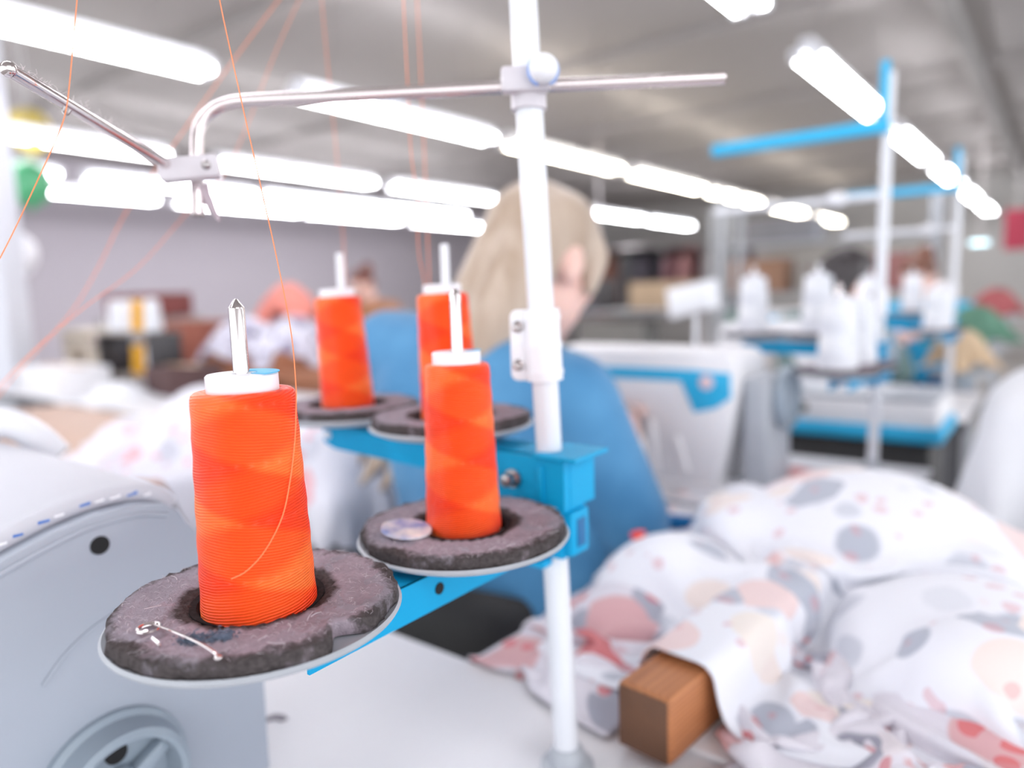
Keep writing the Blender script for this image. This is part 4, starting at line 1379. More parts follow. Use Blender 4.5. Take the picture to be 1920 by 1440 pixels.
# bracelet on the right wrist
wl_ = wm.inverted()
w0 = Vector(J['wrr'])
ax = (w0 - Vector(J['elr'])).normalized()
u1 = ax.orthogonal().normalized(); u2 = ax.cross(u1)
br.tube([w0 - ax * 0.01 + (u1 * math.cos(q / 24 * 6.2832) + u2 * math.sin(q / 24 * 6.2832)) * 0.030 for q in range(25)], 0.0035, 8)
part('bracelet', br, M_STEEL, woman)

ch = thing('task_chair', 'black curved-back work chair under the blond woman', 'chair', W(0.80, -0.70, 0), ROWZ)
mb = MB(); mb.lathe([(0.0003, 0.405), (0.18, 0.405), (0.205, 0.42), (0.205, 0.44), (0.19, 0.455), (0.0003, 0.46)], 40, cap=False)
part('seat', mb, M_BLACK, ch)
vs, fs = [], []
nx_, nz_ = 24, 14
for side in (0, 1):
    for i in range(nx_ + 1):
        a = math.radians(-62 + 124 * i / nx_)
        for k in range(nz_ + 1):
            f = k / nz_
            edge = math.cos(math.radians(-62 + 124 * i / nx_) * 1.25) ** 0.35 if abs(a) < 1.25 else 0
            zz = 0.51 + (0.185 * f - 0.05) * (0.35 + 0.65 * max(0, edge))
            rr = 0.215 + 0.022 * side * (1 - abs(2 * f - 1) ** 3)
            vs.append((rr * math.sin(a) - 0.02, -rr * math.cos(a) * 0.85, zz + 0.075))
m_ = (nx_ + 1) * (nz_ + 1)
for i in range(nx_):
    for k in range(nz_):
        q = [i * (nz_ + 1) + k, (i + 1) * (nz_ + 1) + k, (i + 1) * (nz_ + 1) + k + 1, i * (nz_ + 1) + k + 1]
        fs.append(tuple(q)); fs.append(tuple(x + m_ for x in q[::-1]))
for i in range(nx_):
    for k in (0, nz_):
        fs.append((i * (nz_ + 1) + k, (i + 1) * (nz_ + 1) + k, m_ + (i + 1) * (nz_ + 1) + k, m_ + i * (nz_ + 1) + k))
for i in (0, nx_):
    for k in range(nz_):
        fs.append((i * (nz_ + 1) + k, i * (nz_ + 1) + k + 1, m_ + i * (nz_ + 1) + k + 1, m_ + i * (nz_ + 1) + k))
mb = MB(); mb.add(vs, fs)
part('backrest', mb, M_BLACK, ch, smooth=60)
mb = MB(); mb.tube([(0, 0, 0.07), (0, 0, 0.41)], 0.025, 16)
part('gas_column', mb, M_DARKSTEEL, ch)
mb = MB(); mb.tube([(0, -0.10, 0.40), (0, -0.20, 0.42), (0, -0.215, 0.52)], 0.014, 10)
part('back_bracket', mb, M_DARKSTEEL, ch)
for q in range(5):
    a = math.radians(72 * q + 20)
    mb = MB(); mb.tube([(0, 0, 0.085), (0.25 * math.cos(a), 0.25 * math.sin(a), 0.06)], [0.022, 0.014], 10)
    lg = part('foot', mb, M_BLACK, ch)
    mb = MB(); mb.ball((0.25 * math.cos(a), 0.25 * math.sin(a), 0.028), (0.027, 0.02, 0.028), sub=2)
    part('castor', mb, M_BLACK, lg)

# ================================================================== SEWING MACHINES (white heads with blue trim)
def machine(label, loc, rz, body_m=M_MACHW, group=None, stripe=M_BLUE_P):
    t = thing('sewing_machine', label, 'sewing machine', loc, rz, group)
    F = frame((0, 0.145, 0), (1, 0, 0), (0, 0, 1), (0, -1, 0))        # x, z, depth towards the operator
    mb = MB(); mb.prism([(-0.160, 0.010), (-0.035, 0.010), (-0.012, 0.12), (0.0, 0.185), (-0.006, 0.222), (-0.02, 0.232), (-0.37, 0.232), (-0.40, 0.222), (-0.408, 0.19), (-0.40, 0.075), (-0.335, 0.075), (-0.325, 0.140), (-0.22, 0.146), (-0.185, 0.135), (-0.170, 0.10)], 0.145, F, 0.008)
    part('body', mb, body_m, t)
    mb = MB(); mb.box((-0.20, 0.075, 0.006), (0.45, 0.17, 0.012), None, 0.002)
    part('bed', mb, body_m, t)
    mb = MB(); mb.box((-0.215, -0.0012, 0.193), (0.30, 0.003, 0.020), None, 0.001)
    part('trim_stripe', mb, stripe, t)
    mb = MB(); mb.prism([(-0.105, 0.203), (-0.012, 0.200), (-0.010, 0.160), (-0.035, 0.142), (-0.072, 0.132), (-0.085, 0.16)], 0.003, F @ Matrix.Translation((0, 0, 0.1445)), 0.0008)
    bd = part('control_panel', mb, stripe, t)
    mb = MB(); mb.lathe([(0.012, 0.0), (0.012, 0.004), (0.010, 0.005), (0.0003, 0.005)], 20, F @ Matrix.Translation((-0.05, 0.184, 0.147)))
    part('dial', mb, mat('pale_rose_dial', (226, 200, 206), 0.4, var=0.05), bd)
    for x0, z0, x1, z1 in ((-0.140, 0.025, -0.150, 0.115), (-0.085, 0.03, -0.105, 0.09)):
        mb = MB(); mb.tube([(x0, -0.001, z0), (x1, -0.001, z1)], 0.007, 8)
        part('moulded_rib', mb, body_m, t)
    mb = MB(); mb.box((0.022, 0.080, 0.098), (0.044, 0.120, 0.19), None, 0.010, 3)
    mo_ = part('motor_housing', mb, M_DISC, t)
    mb = MB(); mb.lathe([(0.050, 0.0), (0.052, 0.006), (0.050, 0.016), (0.040, 0.02), (0.036, 0.012), (0.0003, 0.012)], 32, frame((0.046, 0.080, 0.155), (0, 1, 0), (0, 0, 1), (1, 0, 0)), cap=False)
    part('handwheel', mb, M_GREYW, t)
    mb = MB(); mb.tube([(-0.372, 0.07, 0.075), (-0.372, 0.07, 0.035), (-0.372, 0.07, 0.014)], [0.004, 0.0035, 0.001], 8)
    part('needle_bar', mb, M_CHROME, t)
    mb = MB(); mb.box((-0.372, 0.062, 0.016), (0.014, 0.03, 0.004), None, 0.001); mb.tube([(-0.372, 0.082, 0.016), (-0.372, 0.082, 0.09)], 0.004, 8)
    part('presser_foot', mb, M_CHROME, t)
    mb = MB(); mb.lathe([(0.011, 0.0), (0.012, 0.006), (0.008, 0.010), (0.010, 0.016), (0.0003, 0.017)], 16, F @ Matrix.Translation((-0.365, 0.155, 0.145)), cap=False)
    part('tension_dial', mb, M_STEEL, t)
    mb = MB(); mb.tube([(-0.10, 0.07, 0.225), (-0.10, 0.07, 0.29)], 0.004, 8)
    part('spool_post', mb, M_WHITE, t)
    return t
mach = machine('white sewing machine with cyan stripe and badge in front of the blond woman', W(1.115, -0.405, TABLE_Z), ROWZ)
for lab, s, n, z in (('white sewing machine on the table two rows ahead', 2.10, -0.42, TABLE_Z), ('pale machine in the third row, left of the dark-haired worker', 3.2, -0.75, TABLE_Z)):
    copy_tree(mach, None, lab, W(s, n, z))

# --- white housing with blue rails behind the second stand
hs = thing('machine_housing', 'white low machine housing with blue rails behind the second thread stand', 'machine', W(1.60, -0.42, 0), ROWZ)
mb = MB(); mb.box((-0.0, 0.12, 0.812), (0.47, 0.22, 0.05), None, 0.006)
fp = part('front_panel', mb, M_MACHW, hs)
mb = MB(); mb.lathe([(0.012, 0), (0.011, 0.006), (0.0003, 0.006)], 16, frame((-0.02, 0.012, 0.815), (1, 0, 0), (0, 0, 1), (0, -1, 0)))
part('knob', mb, mat('olive_knob', (120, 116, 104), 0.6, var=0.1), fp)
mb = MB(); mb.box((0, 0.12, 0.773), (0.49, 0.24, 0.032), None, 0.008, 3)
part('bottom_rail', mb, M_BLUE_P, hs)
mb = MB(); mb.box((0, 0.13, 0.38), (0.44, 0.20, 0.757), None, 0.004)
part('pedestal', mb, mat('charcoal_pedestal', (62, 60, 60), 0.7, var=0.1), hs)
mb = MB(); mb.box((0, 0.12, 0.843), (0.46, 0.21, 0.010), None, 0.003)
part('top_cover', mb, M_DISC, hs)

# ------------------------------------------------------------------ second and third thread stands with white cones
ST2, PL2 = stand('white-poled thread stand with white cones on the second table', W(1.41, -0.262, TABLE_Z), False, tilt=-0.012, pole_top=0.69)
M2 = Matrix.Translation(ST2.location) @ Matrix.Rotation(ROWZ, 4, 'Z')
def upper_bars(st, pl):
    mb = MB(); mb.box((-0.145, -0.01, 0.60), (0.31, 0.022, 0.022), Matrix.Identity(4), 0.003)
    part('crossbar', mb, M_BLUE_P, st)
    mb = MB(); mb.box((0.0, 0.0, 0.655), (0.014, 0.014, 0.11), None, 0.003)
    part('top_post', mb, M_BLUE_P, st)
    mb = MB(); mb.tube([(0.0, 0, 0.485), (-0.30, 0.0, 0.485)], 0.006, 12)
    part('guide_rod', mb, M_WHITE, st)
    mb = MB(); mb.ball((-0.07, -0.01, 0.485), (0.02, 0.016, 0.014), sub=2)
    part('guide_ball', mb, M_PLASTIC, st)
upper_bars(ST2, PL2)
ST3 = copy_tree(ST2, None, 'white-poled thread stand on the third table, farther along the row', W(2.46, -0.262, TABLE_Z))
WG = 'white cones on the second and third stands'
names = ['nearest the camera', 'just left of the pole', 'next along the cross arm', 'at the far left end of the cross arm']
c0 = None
for si, st in enumerate((ST2, ST3)):
    MM = Matrix.Translation(st.location) @ Matrix.Rotation(ROWZ, 4, 'Z')
    for i, (x, y, z) in enumerate(((-0.012, -0.225, 0.2008), (-0.012, -0.087, 0.1958), (-0.102, 0.004, 0.2403), (-0.221, 0.004, 0.2403))):
        if si == 0 and i == 0:
            z_ = z
        lab = 'white thread cone on the %s stand, %s' % (('second', 'third')[si], names[i])
        if c0 is None:
            c0 = cone(lab, MM @ Vector((x, y, z)), M_WTHREAD, rb=0.030, rt=0.024, h=0.112, cap_r=0.013, group=WG)
        else:
            copy_tree(c0, None, lab, MM @ Vector((x, y, z)))

# ------------------------------------------------------------------ white cloth over the rack in the aisle
rk = thing('cloth_rack', 'dark metal rack under the white cover at the right edge', 'rack', W(1.36, 0.06, 0), ROWZ)
for x, y in ((-0.07, -0.09), (-0.07, 0.09), (0.11, -0.09), (0.11, 0.09)):
    mb = MB(); mb.tube([(x, y, 0), (x, y, 0.86)], 0.010, 10)
    part('post', mb, M_BLACK, rk)
mb = MB()
mb.box((0.02, 0, 0.87), (0.20, 0.20, 0.02), None, 0.002)
part('shelf', mb, M_KRAFT, rk)
RAX = AX_ROOM
X = cloth(sheet(W(1.36, 0.03, 1.02), 1.45, 1.05, 64, 46, ROWZ, 0.95, 0.012, 31), (1.45, 1.05), [('box', (np3(W(1.36, 0.08, 0.46)), AX_ROOM, np.array([0.165, 0.165, 0.458]))), ell(W(1.36, 0.08, 0.91), (0.15, 0.15, 0.05)), ('z', 0.0)], 140, 6, 0.2)
o = cloth_object('dust_cover', X, (1.45, 1.05), M_WCLOTH, W(1.36, 0.06, 0.02))
tag(o, 'white cotton cover hanging in soft folds over the rack at the right edge', 'cloth')

# ================================================================== THE LEFT STATION
TAB3 = bx(0.82, -2.0475, 0.593, 0.7025, 0.20, 0.15)
X = cloth(sheet(W(0.80, -1.56, 0.98), 0.62, 0.5, 54, 42, ROWZ + 0.4, 0.66, 0.018, 13), (0.62, 0.5), [TAB3, ell(W(0.84, -1.50, 0.745), (0.12, 0.12, 0.15)), ell(W(0.76, -1.66, 0.745), (0.10, 0.09, 0.08)), ('z', 0.3)], 110, 5, 0.12)
o = cloth_object('fabric_piece', X, (0.62, 0.5), print_material('white_pink_cotton', (228, 227, 236), [(232, 200, 206), (228, 227, 236), (205, 205, 216), (236, 180, 186), (228, 227, 236)], 15.0, 0.4, (230, 130, 140), 0.6), W(0.82, -1.52, TABLE_Z))
tag(o, 'white and pink print heaped on the tan table behind the near cone', 'fabric')
X = cloth(sheet(W(1.0, -1.62, 0.95), 0.42, 0.36, 34, 30, ROWZ - 0.3, 0.7, 0.012, 14), (0.42, 0.36), [TAB3, ell(W(0.96, -1.62, 0.745), (0.09, 0.1, 0.13)), ('z', 0.3)], 90, 5, 0.14)
o = cloth_object('fabric_piece', X, (0.42, 0.36), M_WCLOTH, W(1.0, -1.62, TABLE_Z))
tag(o, 'plain white cloth bunched behind the pink print on the tan table', 'fabric')
# bin beside the woman with print hanging over its side
bn = thing('fabric_bin', 'dark bin on the floor left of the blond woman holding print garments', 'bin', W(0.86, -1.08, 0), ROWZ)
mb = MB()
for sx, sy, w_, d_ in ((0, -0.12, 0.24, 0.006), (0, 0.12, 0.24, 0.006), (-0.12, 0, 0.006, 0.24), (0.12, 0, 0.006, 0.24)):
    mb.box((sx, sy, 0.36), (w_, d_, 0.72))
mb.box((0, 0, 0.01), (0.24, 0.24, 0.02))
part('bin_body', mb, mat('dark_grey_bin', (58, 56, 60), 0.7, var=0.1), bn, smooth=0)
BIN = ('box', (np3(W(0.86, -1.08, 0.37)), AX_ROOM, np.array([0.125, 0.125, 0.37])))
X = cloth(sheet(W(0.84, -1.06, 0.95), 0.58, 0.70, 48, 56, ROWZ + 0.15, 0.72, 0.016, 17), (0.58, 0.70), [BIN, ell(W(0.86, -1.08, 0.74), (0.12, 0.12, 0.15)), ('z', 0.02)], 120, 5, 0.12)
o = cloth_object('fabric_piece', X, (0.58, 0.70), MATS['white_pink_cotton'], W(0.86, -1.08, 0.74))
tag(o, 'print garment hanging over the bin between the orange cones', 'fabric')
# black stool in the gap
stl = thing('stool', 'black padded stool in the gap behind the grey machine', 'stool', W(0.62, -0.98, 0), ROWZ)
mb = MB(); mb.lathe([(0.0003, 0.60), (0.15, 0.60), (0.168, 0.615), (0.168, 0.645), (0.15, 0.66), (0.0003, 0.665)], 40, cap=False)
part('seat', mb, M_BLACK, stl)
for q in range(4):
    a = math.radians(45 + 90 * q)
    mb = MB(); mb.tube([(0.11 * math.cos(a), 0.11 * math.sin(a), 0.60), (0.16 * math.cos(a), 0.16 * math.sin(a), 0.0)], 0.012, 10)
    part('leg', mb, M_DARKSTEEL, stl)

# machine and cones on the far-left table
beige = mat('beige_machine_paint', (196, 184, 168), 0.5, var=0.06, vscale=8)
bm_ = machine('beige sewing machine among the cones at the far left', W(1.40, -3.32, TABLE_Z), ROWZ, beige, None, mat('beige_trim', (150, 138, 124), 0.5, var=0.05))
def small_cone(label, u, v, d, m, scale=1.0, group=None):
    p = at(u, v, d)
    t = copy_tree(c0, None, label, p)
    t.scale = (scale, scale, scale)
    for c in t.children:
        if c.name.startswith('thread_winding') and m is not M_WTHREAD:
            c.data = c.data.copy()
            c.data.materials[0] = m
    if group:
        t['group'] = group
    return t
BG = 'cones on the shelf at the far left'
sh = thing('cone_shelf', 'two-tier metal shelf holding yellow and white cones at the far left', 'shelf', W(1.40, -2.98, 0), ROWZ)
for z in (0.79, 0.965):
    mb = MB(); mb.box((0.0, 0, z), (0.44, 0.14, 0.012), None, 0.002)
    part('shelf_board', mb, mat('grey_shelf', (150, 142, 136), 0.6, var=0.1), sh)
for x in (-0.21, 0.21):
    mb = MB(); mb.box((x, 0, 0.857), (0.02, 0.13, 0.228), None, 0.002)
    part('upright', mb, M_DARKSTEEL, sh)
SM = Matrix.Translation(sh.location) @ Matrix.Rotation(ROWZ, 4, 'Z')
for lab, x, z, m in (('yellow thread cone on the upper tier at the far left', 0.04, 0.971, M_YTHREAD), ('yellow thread cone on the lower tier at the far left', 0.01, 0.796, M_YTHREAD), ('white thread cone at the left end of the upper tier', -0.16, 0.971, M_WTHREAD), ('white thread cone mid upper tier beside the yellow one', -0.06, 0.971, M_WTHREAD), ('white thread cone on the lower tier right of the yellow one', 0.12, 0.796, M_WTHREAD), ('white thread cone on the upper tier right of the yellow one', 0.14, 0.971, M_WTHREAD)):
    t = small_cone(lab, 0, 0, 1, m, 1.0, BG)
    t.location = SM @ Vector((x, 0, z))
    t.scale = (1.15, 1.15, 1.1)
def carton(label, p, size, rz, m=M_KRAFT):
    t = thing('cardboard_box', label, 'box', p, rz)
    mb = MB(); mb.box((0, 0, size[2] / 2), size, None, 0.004)
    part('box_body', mb, m, t)
    for s in (-1, 1):
        mb = MB(); mb.box((0, s * size[1] * 0.26, size[2] + 0.003), (size[0] * 0.99, size[1] * 0.47, 0.005), None, 0.001)
        part('flap', mb, m, t)
    mb = MB(); mb.box((0, 0, size[2] + 0.0065), (size[0], 0.05, 0.001))
    part('packing_tape', mb, mat('tan_tape', (190, 150, 110), 0.3, var=0.05), t)
    return t
carton('red-brown carton left of the violet print heap', W(1.85, -3.22, 0.80), (0.32, 0.30, 0.19), ROWZ + 0.1, mat('red_brown_card', (156, 92, 76), 0.8, var=0.15, vscale=8))
carton('brown carton beneath the violet print heap', W(1.85, -2.74, 0.80), (0.56, 0.32, 0.07), ROWZ)
carton('small dark carton on the pale table left of the near cone', W(1.38, -2.60, TABLE_Z), (0.20, 0.20, 0.10), ROWZ, mat('dark_card', (88, 64, 64), 0.8, var=0.15, vscale=8))
carton('tall grey carton standing behind the beige machine', W(1.95, -3.98, 0.0), (0.40, 0.40, 1.0), ROWZ, mat('grey_card', (150, 144, 142), 0.8, var=0.1, vscale=8))
carton('dark red carton on top of the tall grey one', W(1.95, -3.98, 1.01), (0.32, 0.30, 0.12), ROWZ + 0.2, mat('dark_red_card', (128, 70, 68), 0.8, var=0.2, vscale=12))
carton('flat white carton on the pale table near the left edge', W(1.16, -3.10, TABLE_Z), (0.36, 0.20, 0.10), ROWZ, M_MACHW)
TAB5 = bx(1.90, -2.775, 0.65, 0.675, 0.26, 0.15)
BOX5 = bx(1.85, -2.74, 0.84, 0.28, 0.16, 0.04)
for i, (s_, n_, lab) in enumerate(((1.84, -2.92, 'violet print heap on the left side of the brown carton'), (1.86, -2.58, 'violet print heap on the right, behind the white-pinned cone'))):
    X = cloth(sheet(W(s_, n_, 1.05), 0.50, 0.44, 40, 36, ROWZ + i, 0.6, 0.018, 50 + i), (0.50, 0.44), [TAB5, BOX5, ell(W(s_, n_, 0.88), (0.13, 0.12, 0.13)), ('z', 0.3)], 90, 5, 0.14)
    o = cloth_object('fabric_piece', X, (0.50, 0.44), M_PRINT3, W(s_, n_, 0.88))
    tag(o, lab, 'fabric')
X = cloth(sheet(W(2.43, -3.40, 1.3), 0.46, 0.44, 30, 28, ROWZ + .5, 0.6, 0.018, 61), (0.46, 0.44), [ell(W(2.43, -3.40, 1.0), (0.12, 0.12, 0.17)), ('box', (np3(W(2.43, -3.40, 0.48)), AX_ROOM, np.array([0.2, 0.2, 0.47])))], 90, 5, 0.14)
carton('tall carton behind the violet heaps carrying coral cloth', W(2.43, -3.40, 0.0), (0.4, 0.4, 0.94), ROWZ)
o = cloth_object('fabric_piece', X, (0.46, 0.44), mat('coral_cloth', (236, 150, 138), 0.9, var=0.15, vscale=10), W(2.43, -3.40, 0.96))
tag(o, 'coral pink cloth bunched on a carton behind the violet print', 'fabric')
TAB4 = bx(1.32, -2.825, 0.593, 0.925, 0.28, 0.15)
X = cloth(sheet(W(1.18, -2.70, 0.88), 0.36, 0.30, 28, 24, ROWZ, 0.65, 0.014, 66), (0.36, 0.30), [TAB4, ell(W(1.18, -2.70, 0.743), (0.09, 0.08, 0.06))], 80, 5, 0.14)
o = cloth_object('fabric_piece', X, (0.36, 0.30), M_WCLOTH, W(1.18, -2.70, TABLE_Z))
tag(o, 'crumpled white cloth on the pale table beside the flat white carton', 'fabric')

# balloons by the column
def balloon(label, u, v, d, r, m):
    p = at(u, v, d)
    t = thing('balloon', label, 'balloon', p, 0, 'balloons by the white column')
    mb = MB()
    prof = []
    for k in range(25):
        a = math.pi * k / 24
        z = -math.cos(a)
        prof.append((max(0.0004, r * math.sin(a) * (1 + 0.10 * z)), r * 1.15 * z))
    mb.lathe(prof, 32, cap=False)
    part('skin', mb, m, t)
    mb = MB(); mb.lathe([(0.014, -r * 1.15 - 0.022), (0.004, -r * 1.15 - 0.008), (0.008, -r * 1.15 + 0.004)], 16)
    part('knot', mb, m, t)
    mb = MB(); mb.tube([Vector((0, 0, r * 1.12)), Vector((0.01, 0.0, r * 1.12 + 0.15)), Vector((0, 0, CEIL - p.z))], 0.002, 5)
    part('string', mb, M_WHITE, t)
balloon('yellow balloon hanging by the column at the left edge', 55, 245, 4.3, 0.115, mat('yellow_balloon', (222, 200, 110), 0.3, var=0.05, vscale=3))
balloon('green balloon hanging below the yellow one at the left edge', 55, 345, 4.1, 0.115, mat('green_balloon', (92, 180, 130), 0.3, var=0.05, vscale=3))
balloon('white balloon low beside the column at the left edge', 28, 478, 3.6, 0.10, mat('white_balloon', (236, 236, 242), 0.35, var=0.03, vscale=3))

# ================================================================== OTHER WORKERS
PJ = dict(head=(0.02, 0.16, 1.15), face=(0.25, 0.9, -0.45), neck=(0, 0.10, 1.03), shr=(0.17, 0.08, 0.97), shl=(-0.17, 0.08, 0.97), waist=(0, 0.03, 0.76), pelvis=(0, 0, 0.57),
          elr=(0.24, 0.16, 0.76), wrr=(0.10, 0.36, 0.82), ell=(-0.24, 0.16, 0.76), wrl=(-0.10, 0.36, 0.82),
          hipr=(0.095, 0.03, 0.53), hipl=(-0.095, 0.03, 0.53), knr=(0.12, 0.42, 0.55), knl=(-0.12, 0.42, 0.55), anr=(0.12, 0.40, 0.09), anl=(-0.12, 0.40, 0.09))
def bob_hair(H, g):
    out = []
    for x in (-0.06, 0.06):
        out.append(('c', H(x, -0.04, 0.02), 0.045, H(x * 1.05, -0.05, -0.11), 0.03))
    out.append(('c', H(0, -0.07, 0.02), 0.06, H(0, -0.08, -0.14), 0.04))
    return out
def bun_hair(H, g):
    return [('e', H(0, -0.10, 0.09), (0.045, 0.045, 0.045)), ('c', H(0, -0.06, 0.0), 0.05, H(0, -0.07, -0.06), 0.03)]
dark_hair = mat('dark_hair', (58, 52, 54), 0.5, var=0.2, vscale=18)
brown_hair = mat('brown_hair', (120, 78, 62), 0.5, var=0.2, vscale=18)
def stool_under(label, p, rz):
    t = copy_tree(stl, None, label, (p.x, p.y, 0), rz)
    t.scale = (1, 1, 0.70)
    return t
def worker(label, u, v, d, rz, top, hair_m, hair_f, skin=M_SKIN):
    """head centre at this point; the figure sits below it on a stool"""
    h = at(u, v, d)
    off = Matrix.Rotation(rz, 3, 'Z') @ Vector((PJ['head'][0], PJ['head'][1], 0))
    p = Vector((h.x - off.x, h.y - off.y, 0))
    J2 = dict(PJ)
    dz = max(-0.06, min(0.10, h.z - PJ['head'][2]))
    for k in ('head', 'neck', 'shr', 'shl', 'waist'):
        a = J2[k]; J2[k] = (a[0], a[1], a[2] + dz * (0.5 if k == 'waist' else 1))
    w = seated_person(label, p, rz, J2, dict(skin=skin, top=top, legs=M_JEANS, hair=hair_m), hair_f, voxel=0.013)
    stool_under('black stool under the %s' % label, p, rz)
    return w
worker('dark-haired worker in a grey-green top bending over a machine', 1588, 538, 2.75, math.radians(-62), mat('grey_green_knit', (98, 122, 122), 0.9, var=0.1, vscale=8), dark_hair, bob_hair)
worker('brown-haired worker in a bright blue top behind the second stand', 1722, 540, 3.6, math.radians(140), M_BLUE_P, brown_hair, bun_hair)
worker('worker with a red-brown bun far behind the rear orange cone', 680, 535, 5.2, math.radians(160), mat('mustard_knit', (178, 128, 96), 0.9, var=0.1, vscale=8), mat('red_brown_hair', (112, 62, 52), 0.5, var=0.2, vscale=18), bun_hair)

# ================================================================== FAR CLUTTER ALONG THE FAR WALL
# rack of hanging garments in many muted colours
rk2 = thing('garment_rail', 'long rail of hanging garments against the far grey wall', 'clothes rail', W(8.6, -5.2, 0), ROWZ)
mb = MB(); mb.tube([(-2.2, 0, 1.62), (2.4, 0, 1.62)], 0.018, 10)
part('rail', mb, M_STEEL, rk2)
for x in (-2.15, 0.1, 2.35):
    mb = MB(); mb.tube([(x, 0, 0), (x, 0, 1.62)], 0.018, 10)
    part('post', mb, M_STEEL, rk2)
    mb = MB(); mb.box((x, 0, 0.02), (0.05, 0.5, 0.04), None, 0.005)
    part('foot', mb, M_STEEL, rk2)
cols = [((104, 104, 108), 'grey'), ((126, 120, 118), 'taupe'), ((92, 96, 104), 'slate'), ((150, 106, 94), 'rust'), ((146, 142, 150), 'pale grey'), ((88, 84, 96), 'plum grey'), ((164, 120, 124), 'dusty pink'), ((122, 128, 122), 'sage'), ((80, 80, 84), 'charcoal'), ((134, 96, 104), 'wine red')]
RM2 = Matrix.Translation(rk2.location) @ Matrix.Rotation(ROWZ, 4, 'Z')
gm = MB()
for sgn in (1,):
    poly = [(-0.05, 0.0), (0.05, 0.0), (0.22, -0.07), (0.27, -0.34), (0.20, -0.36), (0.17, -0.20), (0.19, -0.78), (-0.19, -0.78), (-0.17, -0.20), (-0.20, -0.36), (-0.27, -0.34), (-0.22, -0.07)]
    gm.prism(poly, 0.07, frame((-0.035, 0, 0), (0, 1, 0), (0, 0, 1), (1, 0, 0)), 0.02)
gme = gm.mesh('garment_cloth')
hm = MB(); hm.tube(smooth_path([(0, 0, 0.0), (0, 0.0, 0.05), (0, 0.025, 0.075), (0, 0.0, 0.10), (0, -0.02, 0.085)], 4), 0.004, 6)
hme = hm.mesh('hanger_hook')
for i in range(24):
    (c, cn) = cols[(i * 7 + i // 5) % len(cols)]
    x = -2.05 + i * 0.185
    t = thing('hanging_garment', '%s garment, number %d along from the left end of the far rail' % (cn, i + 1), 'garment', RM2 @ Vector((x, 0, 1.525)), ROWZ + 0.5 * math.sin(i * 2.3), 'garments on the far rail')
    t['label'] = '%s garment on the far rail, %s' % (cn, ('towards its left end', 'left of the rail\'s middle', 'right of the rail\'s middle', 'towards its right end')[min(3, i // 6)])
    me = gme.copy()
    me.materials.clear()
    me.materials.append(mat('garment_' + cn.replace(' ', '_'), c, 0.9, var=0.15, vscale=6))
    link('cloth', me, None, t)
    link('hanger_hook', hme if hme.materials else hme, M_STEEL, t)
# shelving with boxes at the right end of the far wall and machines between
def shelf_unit(label, s, n, rz=ROWZ, w=1.6, seed=0, levels=(0.1, 0.55, 1.0, 1.45)):
    t = thing('shelving_unit', label, 'shelves', W(s, n, 0), rz)
    for x in (-w / 2, w / 2):
        for y in (-0.2, 0.2):
            mb = MB(); mb.box((x, y, 0.9), (0.04, 0.04, 1.8))
            part('post', mb, M_DISC, t, smooth=0)
    for z in levels:
        mb = MB(); mb.box((0, 0, z), (w, 0.42, 0.025))
        part('shelf_board', mb, M_DISC, t, smooth=0)
    MM = Matrix.Translation(W(s, n, 0)) @ Matrix.Rotation(rz, 4, 'Z')
    return MM
def stack(MM, items, word):
    for lab, x, z, sz, c in items:
        carton('%s %s' % (lab, word), MM @ Vector((x, 0, z)), sz, ROWZ + RNG.uniform(-0.1, 0.1), mat('card_%d_%d_%d' % c, c, 0.85, var=0.12, vscale=6))
MM = shelf_unit('tall grey shelving far behind the dark-haired worker', 6.8, -1.75, w=1.8)
stack(MM, [('brown carton', -0.5, 1.0125, (0.5, 0.34, 0.30), (150, 116, 96)), ('grey carton', 0.1, 1.0125, (0.45, 0.34, 0.26), (142, 136, 132)), ('green carton', -0.55, 0.5625, (0.45, 0.34, 0.30), (96, 142, 128)), ('pale carton', 0.0, 0.5625, (0.5, 0.34, 0.28), (196, 190, 184)), ('red carton', 0.6, 1.0125, (0.3, 0.3, 0.30), (156, 108, 106)), ('cream carton', 0.55, 0.5625, (0.42, 0.34, 0.3), (190, 176, 158)), ('slate carton', -0.3, 1.4625, (0.6, 0.34, 0.2), (126, 126, 132))], 'on the tall grey shelving')
MM = shelf_unit('long low shelving behind the woman\'s sewing machine', 5.6, -3.2, w=2.2, levels=(0.1, 0.5, 0.9))
stack(MM, [('tan carton', 0.55, 0.9125, (0.5, 0.34, 0.22), (178, 156, 132)), ('dark carton', -0.3, 0.9125, (0.6, 0.34, 0.26), (84, 82, 86)), ('rust carton', -0.9, 0.9125, (0.4, 0.34, 0.2), (176, 116, 96)), ('grey carton', 0.1, 0.5125, (0.6, 0.34, 0.3), (128, 126, 124))], 'on the low shelving')
# pale machine with a lamp shade left of the second stand
lamp = thing('task_lamp', 'white tilted lamp shade above the pale machine', 'lamp', W(2.26, -0.94, TABLE_Z), ROWZ)
mb = MB(); mb.lathe([(0.05, 0), (0.05, 0.012), (0.01, 0.016)], 24)
part('lamp_base', mb, M_WHITE, lamp)
sp_ = Vector((0.0, -0.04, 0.30))
mb = MB(); mb.tube(smooth_path([(0, 0, 0.01), (0.0, 0.03, 0.15), (0, 0.02, 0.28), sp_], 5), 0.008, 10)
part('lamp_arm', mb, M_STEEL, lamp)
mb = MB(); mb.prism([(-0.075, -0.045), (0.07, -0.045), (0.085, 0.04), (-0.06, 0.05)], 0.09, frame(sp_ + Vector((0, -0.045, 0)), (0.95, 0, 0.25), (-0.25, 0, 0.95), (0, -1, 0)) @ Matrix.Translation((0, 0, -0.045)), 0.012)
part('lamp_shade', mb, M_WHITE, lamp)
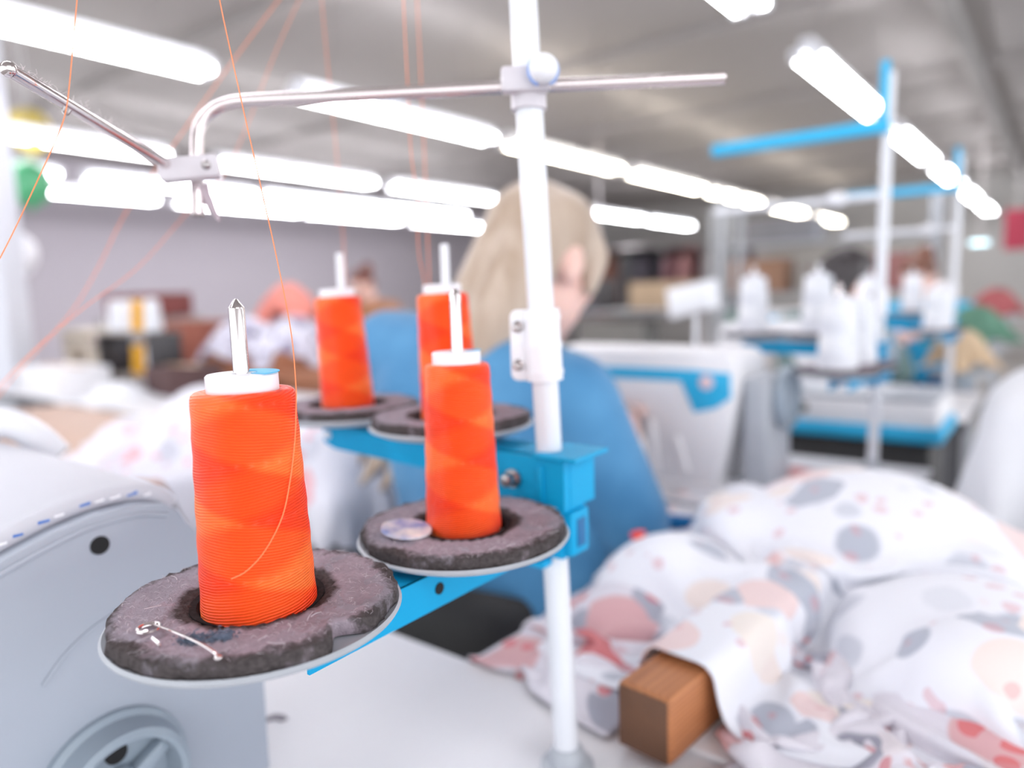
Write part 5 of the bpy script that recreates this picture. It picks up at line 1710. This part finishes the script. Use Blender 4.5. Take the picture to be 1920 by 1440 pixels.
# cyan-white lamps farther off
for lab, u, v, d, w in (('small cyan-white lamp beside the blond woman\'s face', 1121, 458, 4.6, 0.02), ('cyan-white lamp bar at the right edge', 1836, 455, 4.4, 0.09)):
    p = at(u, v, d)
    t = thing('led_lamp', lab, 'lamp', p, ROWZ)
    mb = MB(); mb.box((0, 0, 0), (w, 0.02, 0.02), None, 0.004)
    part('diffuser', mb, emit('cyan_led', (190, 225, 235), 3.0), t)
    mb = MB(); mb.box((0, 0.02, 0.0), (w + 0.02, 0.02, 0.03), None, 0.004)
    part('lamp_back', mb, M_WHITE, t)
    mb = MB(); mb.tube([(0, 0.02, 0.01), (0, 0.02, CEIL - p.z)], 0.005, 6)
    part('hanging_rod', mb, M_STEEL, t)
# red and green bundles by the right edge
for lab, u, v, d, r, c in (('red garment bundle near the right edge', 1868, 560, 4.3, 0.09, (176, 96, 98)), ('green garment bundle beside the red one', 1828, 600, 3.1, 0.09, (96, 138, 118)), ('tan garment bundle left of the green one', 1800, 640, 2.6, 0.07, (206, 180, 150))):
    p = at(u, v, d)
    X = cloth(sheet((p.x, p.y, p.z + 0.05), r * 4.2, r * 4.2, 26, 26, 0.3, 0.7, 0.012, int(u)), (r * 4.2, r * 4.2), [ell((p.x, p.y, p.z - 0.02), (r * 1.0, r * 1.0, r * 0.9)), ('z', p.z - 0.10)], 70, 5, 0.14)
    o = cloth_object('garment_bundle', X, (r * 4.2, r * 4.2), mat('bundle_%d' % u, c, 0.9, var=0.15, vscale=10), (p.x, p.y, p.z - 0.09))
    tag(o, lab, 'garment')
    pt = thing('storage_stand', 'grey post stand under the %s' % lab, 'stand', (p.x, p.y, 0), ROWZ)
    mb = MB(); mb.lathe([(0.15, 0), (0.15, 0.02), (0.02, 0.03), (0.02, p.z - 0.13), (r * 1.4, p.z - 0.12), (r * 1.4, p.z - 0.105), (0.0003, p.z - 0.105)], 24, cap=False)
    part('stand_body', mb, M_DISC, pt)
# red banner at the far right
p = at(1908, 430, 6.5)
bnr = thing('banner', 'red cloth banner hanging at the right edge', 'banner', p, ROWZ)
mb = MB(); mb.box((0, 0, 0), (0.20, 0.01, 0.36), None, 0.002)
part('banner_cloth', mb, mat('red_banner', (190, 70, 92), 0.8, var=0.1, vscale=5), bnr)
mb = MB(); mb.tube([(0, 0, 0.18), (0, 0, CEIL - p.z)], 0.004, 6)
part('banner_string', mb, M_STEEL, bnr)
